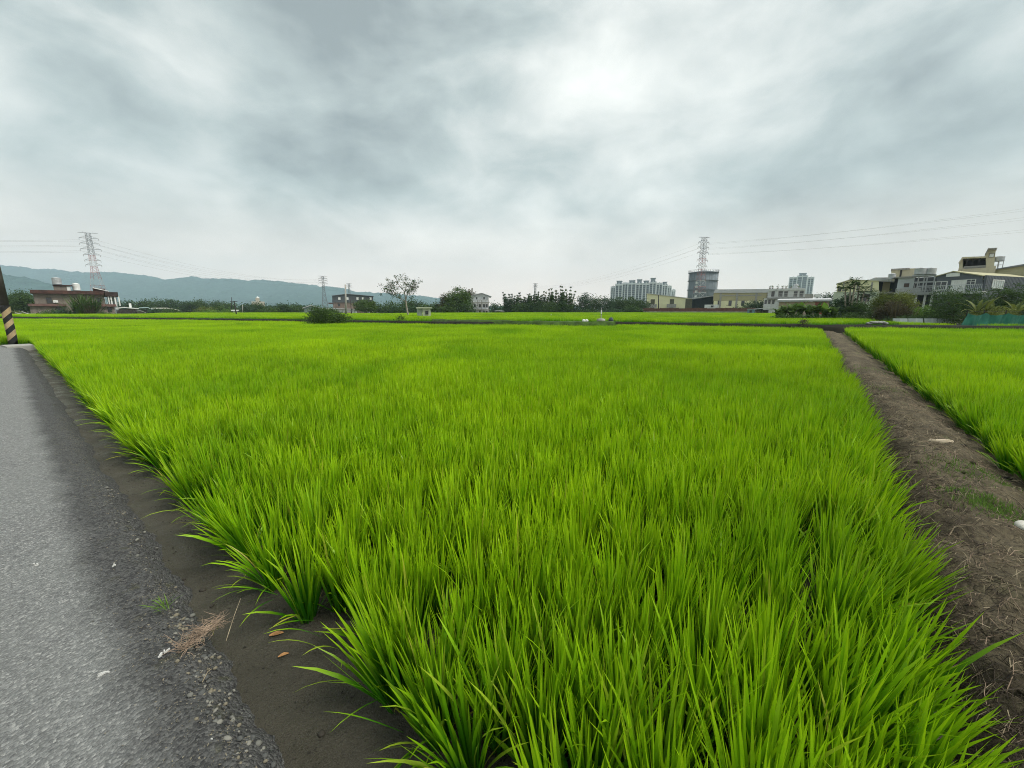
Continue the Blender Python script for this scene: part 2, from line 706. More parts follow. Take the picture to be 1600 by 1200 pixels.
def blade(mb, base, phi, L, w, th0, bend, segs, tint, yel, twist=0.0):
    p = Vector(base)
    ax = Vector((math.cos(phi), math.sin(phi), 0))
    side = Vector((-math.sin(phi), math.cos(phi), 0))
    tw = twist
    vs, tips = [], []
    for i in range(segs + 1):
        t = i / segs
        th = th0 + bend * t ** 1.7
        d = ax * math.sin(th) + Vector((0, 0, math.cos(th)))
        nrm = ax * math.cos(th) - Vector((0, 0, math.sin(th)))
        sd = side * math.cos(tw * (0.3 + t)) + nrm * math.sin(tw * (0.3 + t))
        wf = 0.45 + 1.5 * t if t < 0.35 else (0.98 if t < 0.55 else 1.0 * (1 - ((t - 0.55) / 0.45) ** 1.6))
        if i == segs:
            vs.append(tuple(p))
            tips.append(1.0)
        else:
            vs.append(tuple(p - sd * (w * wf / 2)))
            vs.append(tuple(p + sd * (w * wf / 2)))
            tips += [t, t]
        p = p + d * (L / segs)
    fs = [(2 * i, 2 * i + 1, 2 * i + 3, 2 * i + 2) for i in range(segs - 1)] + [(2 * segs - 2, 2 * segs - 1, 2 * segs)]
    mb.add(vs, fs, tip=tips, tint=tint, yellow=yel)


def rice_mesh(seed, nb, segs, wmul=1.0, splay=0.0, r0=0.045):
    r = random.Random(seed)
    mb = MB()
    for i in range(nb):
        q = math.sqrt(r.random())
        phi = r.uniform(0, 2 * math.pi)
        base = (r0 * q * math.cos(phi), r0 * q * math.sin(phi), -0.01)
        ph = phi + r.gauss(0, 0.5)
        outer = q ** 1.5
        L = r.uniform(0.36, 0.58) * (1 - 0.08 * outer)
        th0 = 0.03 + 0.23 * outer * r.uniform(0.4, 1.2) + splay * outer * r.uniform(0.0, 0.5)
        bend = r.uniform(0.0, 0.20) + (r.uniform(0.2, 0.9) if r.random() < 0.05 + splay * 0.4 else 0)
        if r.random() < 0.12:          # short low leaf that droops outwards
            L *= r.uniform(0.45, 0.75)
            th0 += r.uniform(0.2, 0.6)
            bend += r.uniform(0.2, 0.8)
        yel = 0.0
        x = r.random()
        if x < 0.008:
            yel = r.uniform(0.4, 0.8)
        elif x < 0.06:
            yel = r.uniform(0.05, 0.3)
        blade(mb, base, ph, L, r.uniform(0.0105, 0.0175) * wmul, th0, bend, segs, min(1, max(0, r.gauss(0.5, 0.34))), yel, r.uniform(-0.9, 0.9))
    for i in range(2):                  # withered leaves low on the clump
        ph = r.uniform(0, 6.28)
        blade(mb, (r0 * 0.9 * math.cos(ph), r0 * 0.9 * math.sin(ph), 0.0), ph, r.uniform(0.14, 0.30), 0.007, r.uniform(0.35, 0.9), r.uniform(0.4, 1.3), 3, 0.3, r.uniform(0.6, 1.0), r.uniform(-1, 1))
    return mb


N_STD, N_EDGE = 9, 5
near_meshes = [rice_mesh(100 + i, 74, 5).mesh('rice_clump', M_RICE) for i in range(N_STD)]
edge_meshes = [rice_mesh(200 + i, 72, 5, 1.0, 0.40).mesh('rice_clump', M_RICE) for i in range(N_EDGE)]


def instancer_group(name, coll):
    gt = bpy.data.node_groups.new(name, 'GeometryNodeTree')
    gt.interface.new_socket('Geometry', in_out='INPUT', socket_type='NodeSocketGeometry')
    gt.interface.new_socket('Geometry', in_out='OUTPUT', socket_type='NodeSocketGeometry')
    nn, ll = gt.nodes, gt.links
    gi, go = nn.new('NodeGroupInput'), nn.new('NodeGroupOutput')
    ci = nn.new('GeometryNodeCollectionInfo')
    ci.inputs['Collection'].default_value = coll
    ci.inputs['Separate Children'].default_value = True
    ci.inputs['Reset Children'].default_value = True
    ip = nn.new('GeometryNodeInstanceOnPoints')
    ip.inputs['Pick Instance'].default_value = True

    def named(nm, ty):
        a = nn.new('GeometryNodeInputNamedAttribute')
        a.data_type = ty
        a.inputs['Name'].default_value = nm
        return a.outputs[0]
    e = nn.new('FunctionNodeEulerToRotation')
    ll.new(named('rot', 'FLOAT_VECTOR'), e.inputs[0])
    ll.new(e.outputs[0], ip.inputs['Rotation'])
    ll.new(named('scl', 'FLOAT_VECTOR'), ip.inputs['Scale'])
    ll.new(named('idx', 'INT'), ip.inputs['Instance Index'])
    ll.new(ci.outputs[0], ip.inputs['Instance'])
    ll.new(gi.outputs[0], ip.inputs['Points'])
    ll.new(ip.outputs[0], go.inputs[0])
    return gt


def proto_collection(name, meshes):
    c = bpy.data.collections.new(name)
    for i, me in enumerate(meshes):
        c.objects.link(bpy.data.objects.new('%s_%02d' % (name, i), me))
    return c


def scatter(name, coll, P, R, S, I, label, cat):
    me = bpy.data.meshes.new(name)
    me.from_pydata([tuple(p) for p in P], [], [])
    k = len(P)
    a = me.attributes.new('rot', 'FLOAT_VECTOR', 'POINT')
    a.data.foreach_set('vector', np.asarray(R, dtype=np.float32).ravel())
    a = me.attributes.new('scl', 'FLOAT_VECTOR', 'POINT')
    a.data.foreach_set('vector', np.asarray(S, dtype=np.float32).ravel())
    a = me.attributes.new('idx', 'INT', 'POINT')
    a.data.foreach_set('value', np.asarray(I, dtype=np.int32))
    o = link(name, me)
    md = o.modifiers.new('scatter', 'NODES')
    md.node_group = instancer_group(name + '_scatter', coll)
    tag(o, label, cat, kind='stuff')
    return o


def in_view(X, Y, z, mx=90, my=140):
    d = Vector((X, Y, z - EYE))
    f = d.y * math.cos(PITCH) - d.z * math.sin(PITCH)
    if f < 0.25:
        return False
    up = d.y * math.sin(PITCH) + d.z * math.cos(PITCH)
    px, py = 800 + F * d.x / f, 600 - F * up / f
    return -mx < px < 1600 + mx and py < 1200 + my


def euler_tilt(rz, tx, ty):
    """spin about the clump's own axis, then lean towards world direction (tx, ty)"""
    a = math.hypot(tx, ty)
    m = Matrix.Rotation(rz, 3, 'Z')
    if a > 1e-5:
        m = Matrix.Rotation(a, 3, Vector((-ty, tx, 0)).normalized()) @ m
    return tuple(m.to_euler())


hills = []      # (distance, X, Y, z, rot, scale, edge, side)
rr = random.Random(5)
DU, DV = 0.205, 0.155
# near paddy
nu = int(130 / DU)
for iu in range(-4, nu):
    for iv in range(0, int(62 / DV)):
        far = iu * DU > 34 or iv * DV > 34
        u = -0.58 + 0.1 * 0 + iu * DU + rr.gauss(0, 0.040)
        v = 0.82 + iv * DV + rr.gauss(0, 0.030)
        if u < -0.47 + bank_shift(v) + 0.02:
            continue
        if iv == 0 and rr.random() < 0.18:
            continue
        X, Y = to_world(v, u)
        if Y < 0.2 or X < FAR[0].x or Y > far_Y(X) - 0.15:
            continue
        dist = math.hypot(math.hypot(X, Y), EYE - 0.2)
        if not in_view(X, Y, MUD + 0.45, 600 if dist < 6 else 90, 600):
            continue
        if rr.random() < 0.012 and dist < 6:
            continue
        hs = 1.0 + 0.10 * fbm(X * 0.22, Y * 0.22) + 0.05 * fbm(X * 0.9, Y * 0.9, 3)
        tx, ty = rr.gauss(0, 0.045), rr.gauss(0, 0.045)
        edge = None
        if iv <= 1:
            k = 0.15 if iv == 0 else 0.08
            tx -= CR * k
            ty -= SR * k
            edge = 'mud' if iv == 0 else None
        du = u - (-0.47 + bank_shift(v))
        if du < 0.42:
            k = 0.22 if du < 0.2 else 0.10
            tx += SR * k
            ty -= CR * k
            edge = edge or ('bank' if du < 0.3 else None)
        hills.append((dist, X, Y, MUD, euler_tilt(rr.uniform(0, 6.28), tx, ty), hs * rr.uniform(0.90, 1.10), edge, 0))
# paddy past the bend of the road, left of the pole
for iu in range(0, int(100 / DU)):
    for iv in range(-250, 0):
        u = ROAD_END + 0.7 + iu * DU + rr.gauss(0, 0.040)
        v = 0.84 + iv * DV + rr.gauss(0, 0.030)
        X, Y = to_world(v, u)
        if X < FAR[0].x or Y > far_Y(X) - 0.15 or not in_view(X, Y, 0.3, 40):
            continue
        hills.append((math.hypot(X, Y), X, Y, MUD, euler_tilt(rr.uniform(0, 6.28), rr.gauss(0, 0.045), rr.gauss(0, 0.045)), rr.uniform(0.92, 1.1), None, 0))
# paddy on the right of the dirt bank
for iu in range(0, 500):
    for iv in range(0, int(75 / DV)):
        v = 0.6 + iv * DV + rr.gauss(0, 0.02)
        lim = -1.70 + 0.022 * max(0, v - 8) + 0.10 * fbm(v * 0.7, 8.8)
        u = lim - iu * DU + rr.gauss(0, 0.040)
        X, Y = to_world(v, u)
        if Y > far_Y(X) - 0.15 or not in_view(X, Y, 0.35, 2500 if math.hypot(X, Y) < 16 else 120, 900):
            continue
        if iu == 0 and rr.random() < 0.3:
            continue
        tx, ty = rr.gauss(0, 0.045), rr.gauss(0, 0.045)
        if iu == 0:
            tx -= SR * 0.14
            ty += CR * 0.14
        hs = (0.99 + 0.1 * fbm(X * 0.22, Y * 0.22)) * rr.uniform(0.86, 1.12)
        z = bank_z(v, u) - 0.01 if u > -3.4 else -0.14
        hills.append((math.hypot(math.hypot(X, Y), EYE - 0.2), X, Y, z, euler_tilt(rr.uniform(0, 6.28), tx, ty), hs, 'right' if iu == 0 else None, 1))
hills.sort(key=lambda h: h[0])
print('rice clumps', len(hills))


def really_in_view(h):
    return in_view(h[1], h[2], h[3] + 0.35, -5, -5)


shown, rest = [], []
for h in hills:
    (shown if len(shown) < 300 and really_in_view(h) else rest).append(h)
LBL = {('mud', 0): ('green rice clump leaning out over the bare mud strip beside the road', 'rice clumps along the mud strip'),
       ('bank', 0): ('green rice clump in the edge row leaning towards the dirt bank', 'rice clumps along the left side of the dirt bank'),
       ('right', 1): ('green rice clump in the first row right of the dirt path', 'rice clumps along the right side of the dirt path'),
       (None, 1): ('green rice clump in the paddy right of the dirt path', 'rice clumps in the right paddy')}


def zone(h):
    """where an inner clump of the near corner stands in the picture"""
    d = Vector((h[1], h[2], h[3] + 0.3 - EYE))
    f = d.y * math.cos(PITCH) - d.z * math.sin(PITCH)
    px = 800 + F * d.x / f
    depth = 'in the frontmost rows' if h[0] < 2.3 else ('a few rows back' if h[0] < 3.0 else 'well back from the camera')
    side = 'on the mud strip side' if px < 720 else ('in the middle' if px < 1050 else 'on the dirt bank side')
    return ('rice clump %s, %s of the near paddy' % (depth, side), 'rice clumps %s, %s' % (depth, side))


def leafy_clump(seed, splay):
    """a near clump: dense heart plus its outer leaves one by one"""
    r = random.Random(seed)
    heart = rice_mesh(seed, 62, 6, 1.0, splay * 0.5)
    leaves = []
    for i in range(13):
        mb = MB()
        phi = i * 2 * math.pi / 13 + r.uniform(-0.2, 0.2)
        blade(mb, (0.035 * math.cos(phi), 0.035 * math.sin(phi), -0.01), phi, r.uniform(0.36, 0.56), r.uniform(0.011, 0.017), 0.14 + r.uniform(0, 0.22) + splay * r.uniform(0, 0.4), r.uniform(0.1, 0.6) + splay * r.uniform(0, 0.7), 7, min(1, max(0, r.gauss(0.5, 0.22))), 0.0 if r.random() < 0.85 else 0.3, r.uniform(-0.7, 0.7))
        leaves.append(mb.mesh('leaf', M_RICE))
    return heart.mesh('rice_clump', M_RICE), leaves


LEAFY = [leafy_clump(700 + i, 0.0) for i in range(4)] + [leafy_clump(750 + i, 0.55) for i in range(3)]
for i, h in enumerate(shown):
    lv = None
    if i < 18:
        me, lv = LEAFY[4 + i % 3] if h[6] else LEAFY[i % 4]
    else:
        me = rr.choice(edge_meshes) if h[6] else rr.choice(near_meshes)
    o = link('rice_clump', me)
    o.location = (h[1], h[2], h[3])
    o.rotation_euler = h[4]
    o.scale = (h[5], h[5], h[5])
    lb = LBL[(h[6], h[7])] if (h[6], h[7]) in LBL else zone(h)
    tag(o, lb[0], 'rice', lb[1])
    for m_ in lv or ():
        link('leaf', m_, o)

mid_meshes = [rice_mesh(300 + i, 34, 3, 1.4).mesh('rice_mid', M_RICE) for i in range(7)]


def patch_mesh(seed, n=240, size=1.0):
    r = random.Random(seed)
    mb = MB()
    for i in range(n):
        blade(mb, (r.uniform(-size / 2, size / 2), r.uniform(-size / 2, size / 2), 0.10), r.uniform(0, 6.28), r.uniform(0.34, 0.55), r.uniform(0.02, 0.035), r.uniform(0.02, 0.35), r.uniform(0.0, 0.5), 2, min(1, max(0, r.gauss(0.5, 0.22))), 0.0, r.uniform(-1, 1))
    return mb.mesh('rice_patch', M_RICE)


col_near = proto_collection('rice_near', near_meshes + edge_meshes)
col_mid = proto_collection('rice_mid', mid_meshes)
col_far = proto_collection('rice_far', [patch_mesh(400 + i) for i in range(6)])
for side, nm, lb in ((0, 'rice_crop', 'dense bright green rice crop filling the large paddy'), (1, 'rice_crop', 'bright green rice crop in the paddy right of the dirt path')):
    a = [h for h in rest if h[7] == side and h[0] < 11]
    b = [h for h in rest if h[7] == side and h[0] >= 11]
    if a:
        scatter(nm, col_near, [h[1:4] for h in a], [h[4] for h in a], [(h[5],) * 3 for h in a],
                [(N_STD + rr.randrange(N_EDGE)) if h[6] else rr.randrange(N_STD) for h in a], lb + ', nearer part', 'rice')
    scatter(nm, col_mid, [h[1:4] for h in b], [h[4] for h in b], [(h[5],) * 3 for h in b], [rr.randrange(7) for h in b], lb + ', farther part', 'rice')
# ------------------------------------------------------------------ rice beyond the far bank
BACKPX = [(-300, 84), (186, 82), (228, 88), (262, 112), (300, 118), (460, 122), (520, 108), (600, 100), (690, 118), (900, 132), (1180, 118), (1207, 108), (1212, 42), (1330, 40), (1390, 34), (1500, 28.6), (1900, 27.6)]


def back_Y(X, Y):
    px = 800 + F * X / (Y * math.cos(PITCH) + (EYE - 0.6) * math.sin(PITCH))
    return float(np.interp(px, [p[0] for p in BACKPX], [p[1] for p in BACKPX]))


RIDGES = [[(640, 497.4), (720, 499.6), (860, 501.6), (960, 502.0)], [(945, 491.9), (1080, 494.2), (1215, 497.4)], [(-60, 492.6), (150, 493.0), (330, 492.6), (470, 494.0)]]
RIDGE_W = [[G(px, py, 0.64) for px, py in r] for r in RIDGES]
for rw in RIDGE_W:
    mb = MB()
    pts = []
    for a, b in zip(rw[:-1], rw[1:]):
        for k in range(20):
            pts.append(a.lerp(b, k / 20))
    pts.append(rw[-1])
    pr = [(-0.6, 0.1), (-0.35, 0.60), (0.3, 0.64), (0.7, 0.1)]
    vs = []
    for i, p in enumerate(pts):
        for j, (dy, z) in enumerate(pr):
            vs.append((p.x, p.y + dy, z + (0.09 * fbm(p.x * 0.5, p.y * 0.5, j) if z > 0.3 else 0)))
    fs = [(i * 4 + j, (i + 1) * 4 + j, (i + 1) * 4 + j + 1, i * 4 + j + 1) for i in range(len(pts) - 1) for j in range(3)]
    mb.add(vs, fs)
    tag(mb.build('field_ridge', mat('ridge_grass', (0.045, 0.085, 0.015), 0.95, 0.4, 2.0), None, True), kind='structure')


def near_ridge(X, Y):
    for rw in RIDGE_W:
        if rw[0].x < X < rw[-1].x:
            y = np.interp(X, [p.x for p in rw], [p.y for p in rw])
            if abs(Y - y) < 1.0:
                return True
    return False


P, R, S, I = [], [], [], []
for iy in range(0, 110):
    Y = 28 + iy * 0.93
    for ix in range(-170, 190):
        X = ix * 0.93 + (iy % 2) * 0.4 + rr.uniform(-0.1, 0.1)
        y = Y + rr.uniform(-0.1, 0.1)
        if y < far_Y(X) + 2.4 or y > back_Y(X, y) or near_ridge(X, y) or not in_view(X, y, 0.6, 60):
            continue
        P.append((X, y, ZT - 0.02))
        R.append((0, 0, rr.randrange(4) * math.pi / 2))
        s = 1.0 + 0.12 * fbm(X * 0.1, y * 0.1)
        S.append((1.08, 1.08, s * rr.uniform(0.95, 1.05) * (0.7 if X > 28 and y < 36 else 1.0)))
        I.append(rr.randrange(6))
scatter('rice_crop', col_far, P, R, S, I, 'bright green rice in the distant paddies beyond the dark far bank', 'rice')
print('far patches', len(P))

# ------------------------------------------------------------------ hills
def m_forest(name, c0, c1):
    m = bpy.data.materials.new(name)
    m.use_nodes = True
    n = NT(m.node_tree)
    b = m.node_tree.nodes['Principled BSDF']
    co = n.n('ShaderNodeTexCoord').outputs['Object']
    a = n.noise(co, 0.030, 6, 0.7)
    g = n.noise(co, 0.006, 4, 0.6)
    c = n.mix(n.mapr(a, 0.35, 0.65, 0, 1), c0, c1)
    c = n.mix(n.mapr(g, 0.4, 0.7, 0, 0.5), c, c0)
    n.l(c, b.inputs['Base Color'])
    b.inputs['Roughness'].default_value = 1.0
    b.inputs['Specular IOR Level'].default_value = 0.0
    bp = n.n('ShaderNodeBump')
    bp.inputs['Strength'].default_value = 1.0
    bp.inputs['Distance'].default_value = 12.0
    n.l(a, bp.inputs['Height'])
    n.l(bp.outputs[0], b.inputs['Normal'])
    return m


def hill_range(name, prof, Yr, front, back, m, rough, nx=420, ny=34, seed=0.0):
    xs = [at(px, py, Yr).x for px, py in prof]
    zs = [at(px, py, Yr).z for px, py in prof]
    vs, fs = [], []
    for j in range(ny):
        t = j / (ny - 1)
        y = Yr - front + t * (front + back)
        d = (Yr - y) / front if y < Yr else (y - Yr) / back
        shape = max(0.0, 1 - d) ** 1.15 if y < Yr else max(0.0, 1 - d)
        for i in range(nx):
            x = xs[0] + (xs[-1] - xs[0]) * i / (nx - 1)
            h = float(np.interp(x, xs, zs))
            spur = 1 + 0.55 * (1 - shape) * fbm(x * 0.0028, y * 0.0012, seed)
            z = h * shape * spur + rough * (fbm(x * 0.012, y * 0.012, seed + 3) * 0.9 + fbm(x * 0.05, y * 0.05, seed + 5) * 0.55) * min(1, h / 40)
            vs.append((x, y, max(z, -0.3) if shape > 0 else -0.3))
    for j in range(ny - 1):
        for i in range(nx - 1):
            fs.append((j * nx + i, j * nx + i + 1, (j + 1) * nx + i + 1, (j + 1) * nx + i))
    mb = MB()
    mb.add(vs, fs)
    tag(mb.build(name, m, None, True), kind='structure')


MF = m_forest('hill_forest', (0.012, 0.042, 0.046), (0.050, 0.110, 0.100))  # forest greens shifted to blue, some distance haze put into the colour
hill_range('hills', [(-260, 408), (0, 414), (60, 419), (130, 424), (190, 424), (230, 430), (258, 436), (285, 434), (305, 431), (330, 435), (400, 436), (460, 440), (500, 447), (530, 449), (560, 456), (600, 458), (640, 461), (690, 466), (720, 473), (770, 479), (830, 478), (870, 476), (930, 483), (1000, 487)], 2900, 900, 600, MF, 13.0, 640, 40)
hill_range('foothill', [(-400, 418), (-150, 424), (0, 428), (40, 433), (80, 442), (120, 456), (165, 474), (200, 486)], 1500, 420, 300, MF, 9.0, 300, 30, 9.0)

# ------------------------------------------------------------------ trees and shrubs
LEAF = {
    'dark': leaf_mat('leaf_dark', (0.018, 0.044, 0.014), (0.092, 0.155, 0.046), 0.28),
    'mid': leaf_mat('leaf_mid', (0.030, 0.065, 0.016), (0.110, 0.175, 0.045), 0.3),
    'yellow': leaf_mat('leaf_yellow', (0.060, 0.090, 0.018), (0.200, 0.230, 0.055), 0.3),
    'blue': leaf_mat('leaf_bluegreen', (0.022, 0.055, 0.026), (0.080, 0.135, 0.065), 0.25),
    'brown': leaf_mat('leaf_brown', (0.045, 0.040, 0.024), (0.120, 0.105, 0.055), 0.25),
    'bright': leaf_mat('leaf_bright', (0.060, 0.130, 0.020), (0.170, 0.290, 0.050), 0.35),
}
M_BARK = mat('bark', (0.085, 0.066, 0.050), 0.95, 0.3, 4)
M_PALEBARK = mat('pale_bark', (0.30, 0.27, 0.22), 0.9, 0.25, 3)


def leaf_quad(mb, c, size, r, tint, flat=0.0, long=1.0):
    a, b = r.uniform(0, 6.28), r.uniform(-1, 1) * (1 - flat)
    d = Vector((math.cos(a), math.sin(a), b)).normalized()
    s = d.cross(Vector((r.gauss(0, 1), r.gauss(0, 1), r.gauss(0, 1)))).normalized()
    c = Vector(c)
    L = size * r.uniform(0.6, 1.25) * long
    w = size * r.uniform(0.35, 0.6)
    mb.add([c - d * L * 0.5, c + s * w * 0.5, c + d * L * 0.5, c - s * w * 0.5], [(0, 1, 2, 3)], tint=tint)


def blob_crown(mb, blobs, n, size, r, cl=16, fill=0.55):
    """leaf clumps through each ellipsoid (cx, cy, cz, rx, ry, rz), thicker towards its skin, with gaps between clumps"""
    vol = [b[3] * b[4] * b[5] for b in blobs]
    tot = sum(vol)
    for b, v in zip(blobs, vol):
        k = max(3, int(n * v / tot / cl))
        for _ in range(k):
            while True:
                d = Vector((r.gauss(0, 1), r.gauss(0, 1), r.gauss(0, 1))).normalized()
                if d.z > -0.75 or r.random() < 0.3:
                    break
            q = r.uniform(fill, 1.05)
            cc = Vector((b[0] + d.x * b[3] * q, b[1] + d.y * b[4] * q, b[2] + d.z * b[5] * q))
            ct = min(1, max(0, r.gauss(0.45, 0.2)))
            cs = size * r.uniform(0.9, 1.9)
            for _ in range(cl):
                p = cc + Vector((r.gauss(0, cs), r.gauss(0, cs), r.gauss(0, cs * 0.6)))
                leaf_quad(mb, p, size, r, min(1, max(0, ct + r.gauss(0, 0.13))))


TREE_SEED = [1000]


def tree(px0, px1, pytop, Y, label, leaf='dark', name='broadleaf_tree', cat='tree', group=None, pybase=None, trunk=True, low=0.12, nb=7, dens=1.0, shape='round', bark=None, depth=0.8):
    TREE_SEED[0] += 1
    r = random.Random(TREE_SEED[0])
    L, Rr, T = at(px0, pytop, Y), at(px1, pytop, Y), at((px0 + px1) / 2, pytop, Y)
    w = (Rr.x - L.x)
    base = ZT if pybase is None else at(px0, pybase, Y).z
    h = T.z - base
    cx = (L.x + Rr.x) / 2
    t = thing(name, label, cat, (cx, Y, base), r.uniform(-0.3, 0.3), group)
    if shape == 'round' and r.random() < 0.6:
        shape = 'wild'
    blobs = []
    z0 = low * h
    for i in range(nb):
        if shape == 'column':
            zc = z0 + (h - z0) * (i + 0.5) / nb
            rad = w * 0.5 * math.sin(math.pi * (0.18 + 0.72 * (1 - i / nb)))
            blobs.append((r.uniform(-.1, .1) * w, r.uniform(-.1, .1) * w, zc, rad, rad, (h - z0) / nb * 0.8))
            continue
        fx = (i + 0.5) / nb - 0.5
        env = math.sqrt(max(0.08, 1 - (2 * fx) ** 2 * 0.8))
        rx = w * r.uniform(0.17, 0.27)
        rz = (h - z0) * r.uniform(0.20, 0.32)
        top = z0 + (h - z0) * (env * r.uniform(0.8, 1.0) if shape == 'round' else r.uniform(0.72, 1.0) * (0.55 + 0.45 * env))
        zc = max(top - rz, z0 + rz * 0.6)
        x = max(-w / 2 + rx, min(w / 2 - rx, fx * w * 1.05))
        blobs.append((x, r.uniform(-0.3, 0.3) * w * depth, zc, rx, rx * 0.9, rz))
        if zc - rz > z0 + rz * 0.6:
            blobs.append((x * 0.9, r.uniform(-0.35, 0.25) * w * depth, (zc - rz + z0) / 2 + rz * 0.3, rx * 1.05, rx, max(rz, (zc - z0) * 0.45)))
    blobs.append((0, 0, h - (h - z0) * 0.3, w * 0.22, w * 0.2, (h - z0) * 0.3))
    size = 2.3 * Y / F * r.uniform(0.9, 1.1)
    npx = (px1 - px0) * (h * F / Y)
    n = int(min(9000, max(450, npx * 4.2)) * dens)
    mb = MB()
    blob_crown(mb, blobs, n, size, r)
    tag(mb.build('crown', LEAF[leaf], t), kind='stuff')
    if trunk:
        mb = MB()
        tr = max(0.09, 0.028 * h)
        top = Vector((r.uniform(-.05, .05) * w, 0, h * 0.6))
        mb.tube([(0, 0, -0.15), (0.02 * h, 0, h * 0.2), (top.x * 0.6, 0, h * 0.42), tuple(top)], [tr, tr * 0.8, tr * 0.6, tr * 0.25], 7)
        for b in blobs[:6]:
            z1 = min(b[2] * 0.6, h * 0.4)
            mb.tube([(0, 0, z1), (b[0] * 0.5, b[1] * 0.5, (z1 + b[2]) / 2 - 0.04 * h), (b[0], b[1], b[2])], [tr * 0.5, tr * 0.35, tr * 0.1], 5)
        mb.build('trunk', bark or M_BARK, t, True)
    return t


def bush(px0, px1, pytop, Y, label, leaf='mid', **kw):
    kw.setdefault('low', 0.0)
    kw.setdefault('nb', 5)
    kw.setdefault('name', 'leafy_bush')
    kw.setdefault('cat', 'bush')
    return tree(px0, px1, pytop, Y, label, leaf, trunk=False, **kw)


def long_leaf(mb, base, phi, L, w, th0, bend, segs, tint):
    """broad arching leaf, slightly folded along its midrib"""
    p = Vector(base)
    ax = Vector((math.cos(phi), math.sin(phi), 0))
    sd = Vector((-math.sin(phi), math.cos(phi), 0))
    vs = []
    for i in range(segs + 1):
        t = i / segs
        th = th0 + bend * t ** 1.4
        d = ax * math.sin(th) + Vector((0, 0, math.cos(th)))
        nr = Vector((0, 0, math.sin(th))) - ax * math.cos(th)
        wf = max(0.04, math.sin(math.pi * min(1, 0.10 + 0.90 * t)) ** 0.7)
        vs += [p - sd * (w * wf / 2) + nr * w * 0.12 * wf, p, p + sd * (w * wf / 2) + nr * w * 0.12 * wf]
        p = p + d * (L / segs)
    fs = []
    for i in range(segs):
        k = 3 * i
        fs += [(k, k + 1, k + 4, k + 3), (k + 1, k + 2, k + 5, k + 4)]
    mb.add(vs, fs, tint=tint)


def banana(px, pytop, Y, label, group=None, n=8, leaf='bright', wide=0.16, name='banana_plant', lean=0.0):
    TREE_SEED[0] += 1
    r = random.Random(TREE_SEED[0])
    T = at(px, pytop, Y)
    h = (T.z - ZT) * 1.3
    t = thing(name, label, 'plant', (T.x, Y, ZT), 0, group)
    mb = MB()
    mb.tube([(0, 0, -0.1), (0.02, 0, h * 0.25), (0.03, 0, h * 0.45)], [0.07 * h ** 0.5, 0.06 * h ** 0.5, 0.03], 7)
    mb.build('stem', LEAF['yellow'], t, True)
    for i in range(n):
        mb = MB()
        phi = i * 2.4 + r.uniform(-0.4, 0.4)
        up = r.random()
        long_leaf(mb, (0.02, 0, h * r.uniform(0.28, 0.45)), phi, h * r.uniform(0.5, 0.72), h * wide * r.uniform(0.8, 1.2), 0.12 + 0.6 * up, 0.6 + 1.2 * up, 7, min(1, max(0, r.gauss(0.5, 0.25))))
        mb.build('leaf', LEAF[leaf], t, True)
    return t


def grass_plant(px0, px1, pytop, Y, label, leaf='yellow', n=160, name='cane_clump', wl=0.05, spread=0.5, group=None):
    """tall cane, reed or bamboo grass: arching blades from a common foot"""
    TREE_SEED[0] += 1
    r = random.Random(TREE_SEED[0])
    a, b = at(px0, pytop, Y), at(px1, pytop, Y)
    w, h = b.x - a.x, a.z - ZT
    t = thing(name, label, 'plant', ((a.x + b.x) / 2, Y, ZT), 0, group)
    mb = MB()
    for i in range(n):
        x, y = r.gauss(0, w * 0.16), r.gauss(0, w * 0.12)
        L = h * r.uniform(0.6, 1.12)
        ph = math.atan2(y, x) + r.gauss(0, 0.8)
        long_leaf(mb, (x, y, -0.05), ph, L, h * wl * r.uniform(0.6, 1.3), r.uniform(0.02, 0.25) + spread * abs(x) / w, r.uniform(0.1, 1.0), 5, min(1, max(0, r.gauss(0.5, 0.25))))
    mb.build('foliage', LEAF[leaf], t, True)
    return t


def bamboo(px0, px1, pytop, Y, label, group, culms=9, leaf='dark'):
    TREE_SEED[0] += 1
    r = random.Random(TREE_SEED[0])
    a, b = at(px0, pytop, Y), at(px1, pytop, Y)
    w, h = b.x - a.x, a.z - ZT
    t = thing('bamboo_clump', label, 'bamboo', ((a.x + b.x) / 2, Y, ZT), 0, group)
    size = 2.0 * Y / F
    cm, fm = MB(), MB()
    for i in range(culms):
        fx = (i + 0.5) / culms - 0.5
        ph = r.uniform(0, 6.28)
        hh = h * r.uniform(0.68, 1.0)
        x0, y0 = fx * w * 0.7, r.uniform(-0.2, 0.2) * w
        dx, dy = fx * w * 0.35 + r.uniform(-0.06, 0.06) * w, r.uniform(-.15, .15) * w
        pts = []
        for k in range(8):
            q = k / 7
            pts.append(Vector((x0 + dx * q ** 2, y0 + dy * q ** 2, hh * (q - 0.06 * q ** 3))))
        cm.tube([tuple(p) for p in pts], [0.10 * (1 - 0.85 * k / 7) for k in range(8)], 5)
        for k in range(1, 8):
            rad = w / culms * (0.95 if k < 6 else 0.5) * r.uniform(0.8, 1.2)
            nn = int(40 * (1.3 if k < 6 else 0.6))
            ct = r.gauss(0.45, 0.18)
            for _ in range(nn):
                d = Vector((r.gauss(0, 1), r.gauss(0, 1), r.gauss(0, 0.9)))
                leaf_quad(fm, pts[k] + d * rad * 0.55, size, r, min(1, max(0, ct + r.gauss(0, 0.15))), long=1.3)
    tag(cm.build('culm', M_BARK, t), kind='stuff')
    tag(fm.build('foliage', LEAF[leaf], t), kind='stuff')
    return t
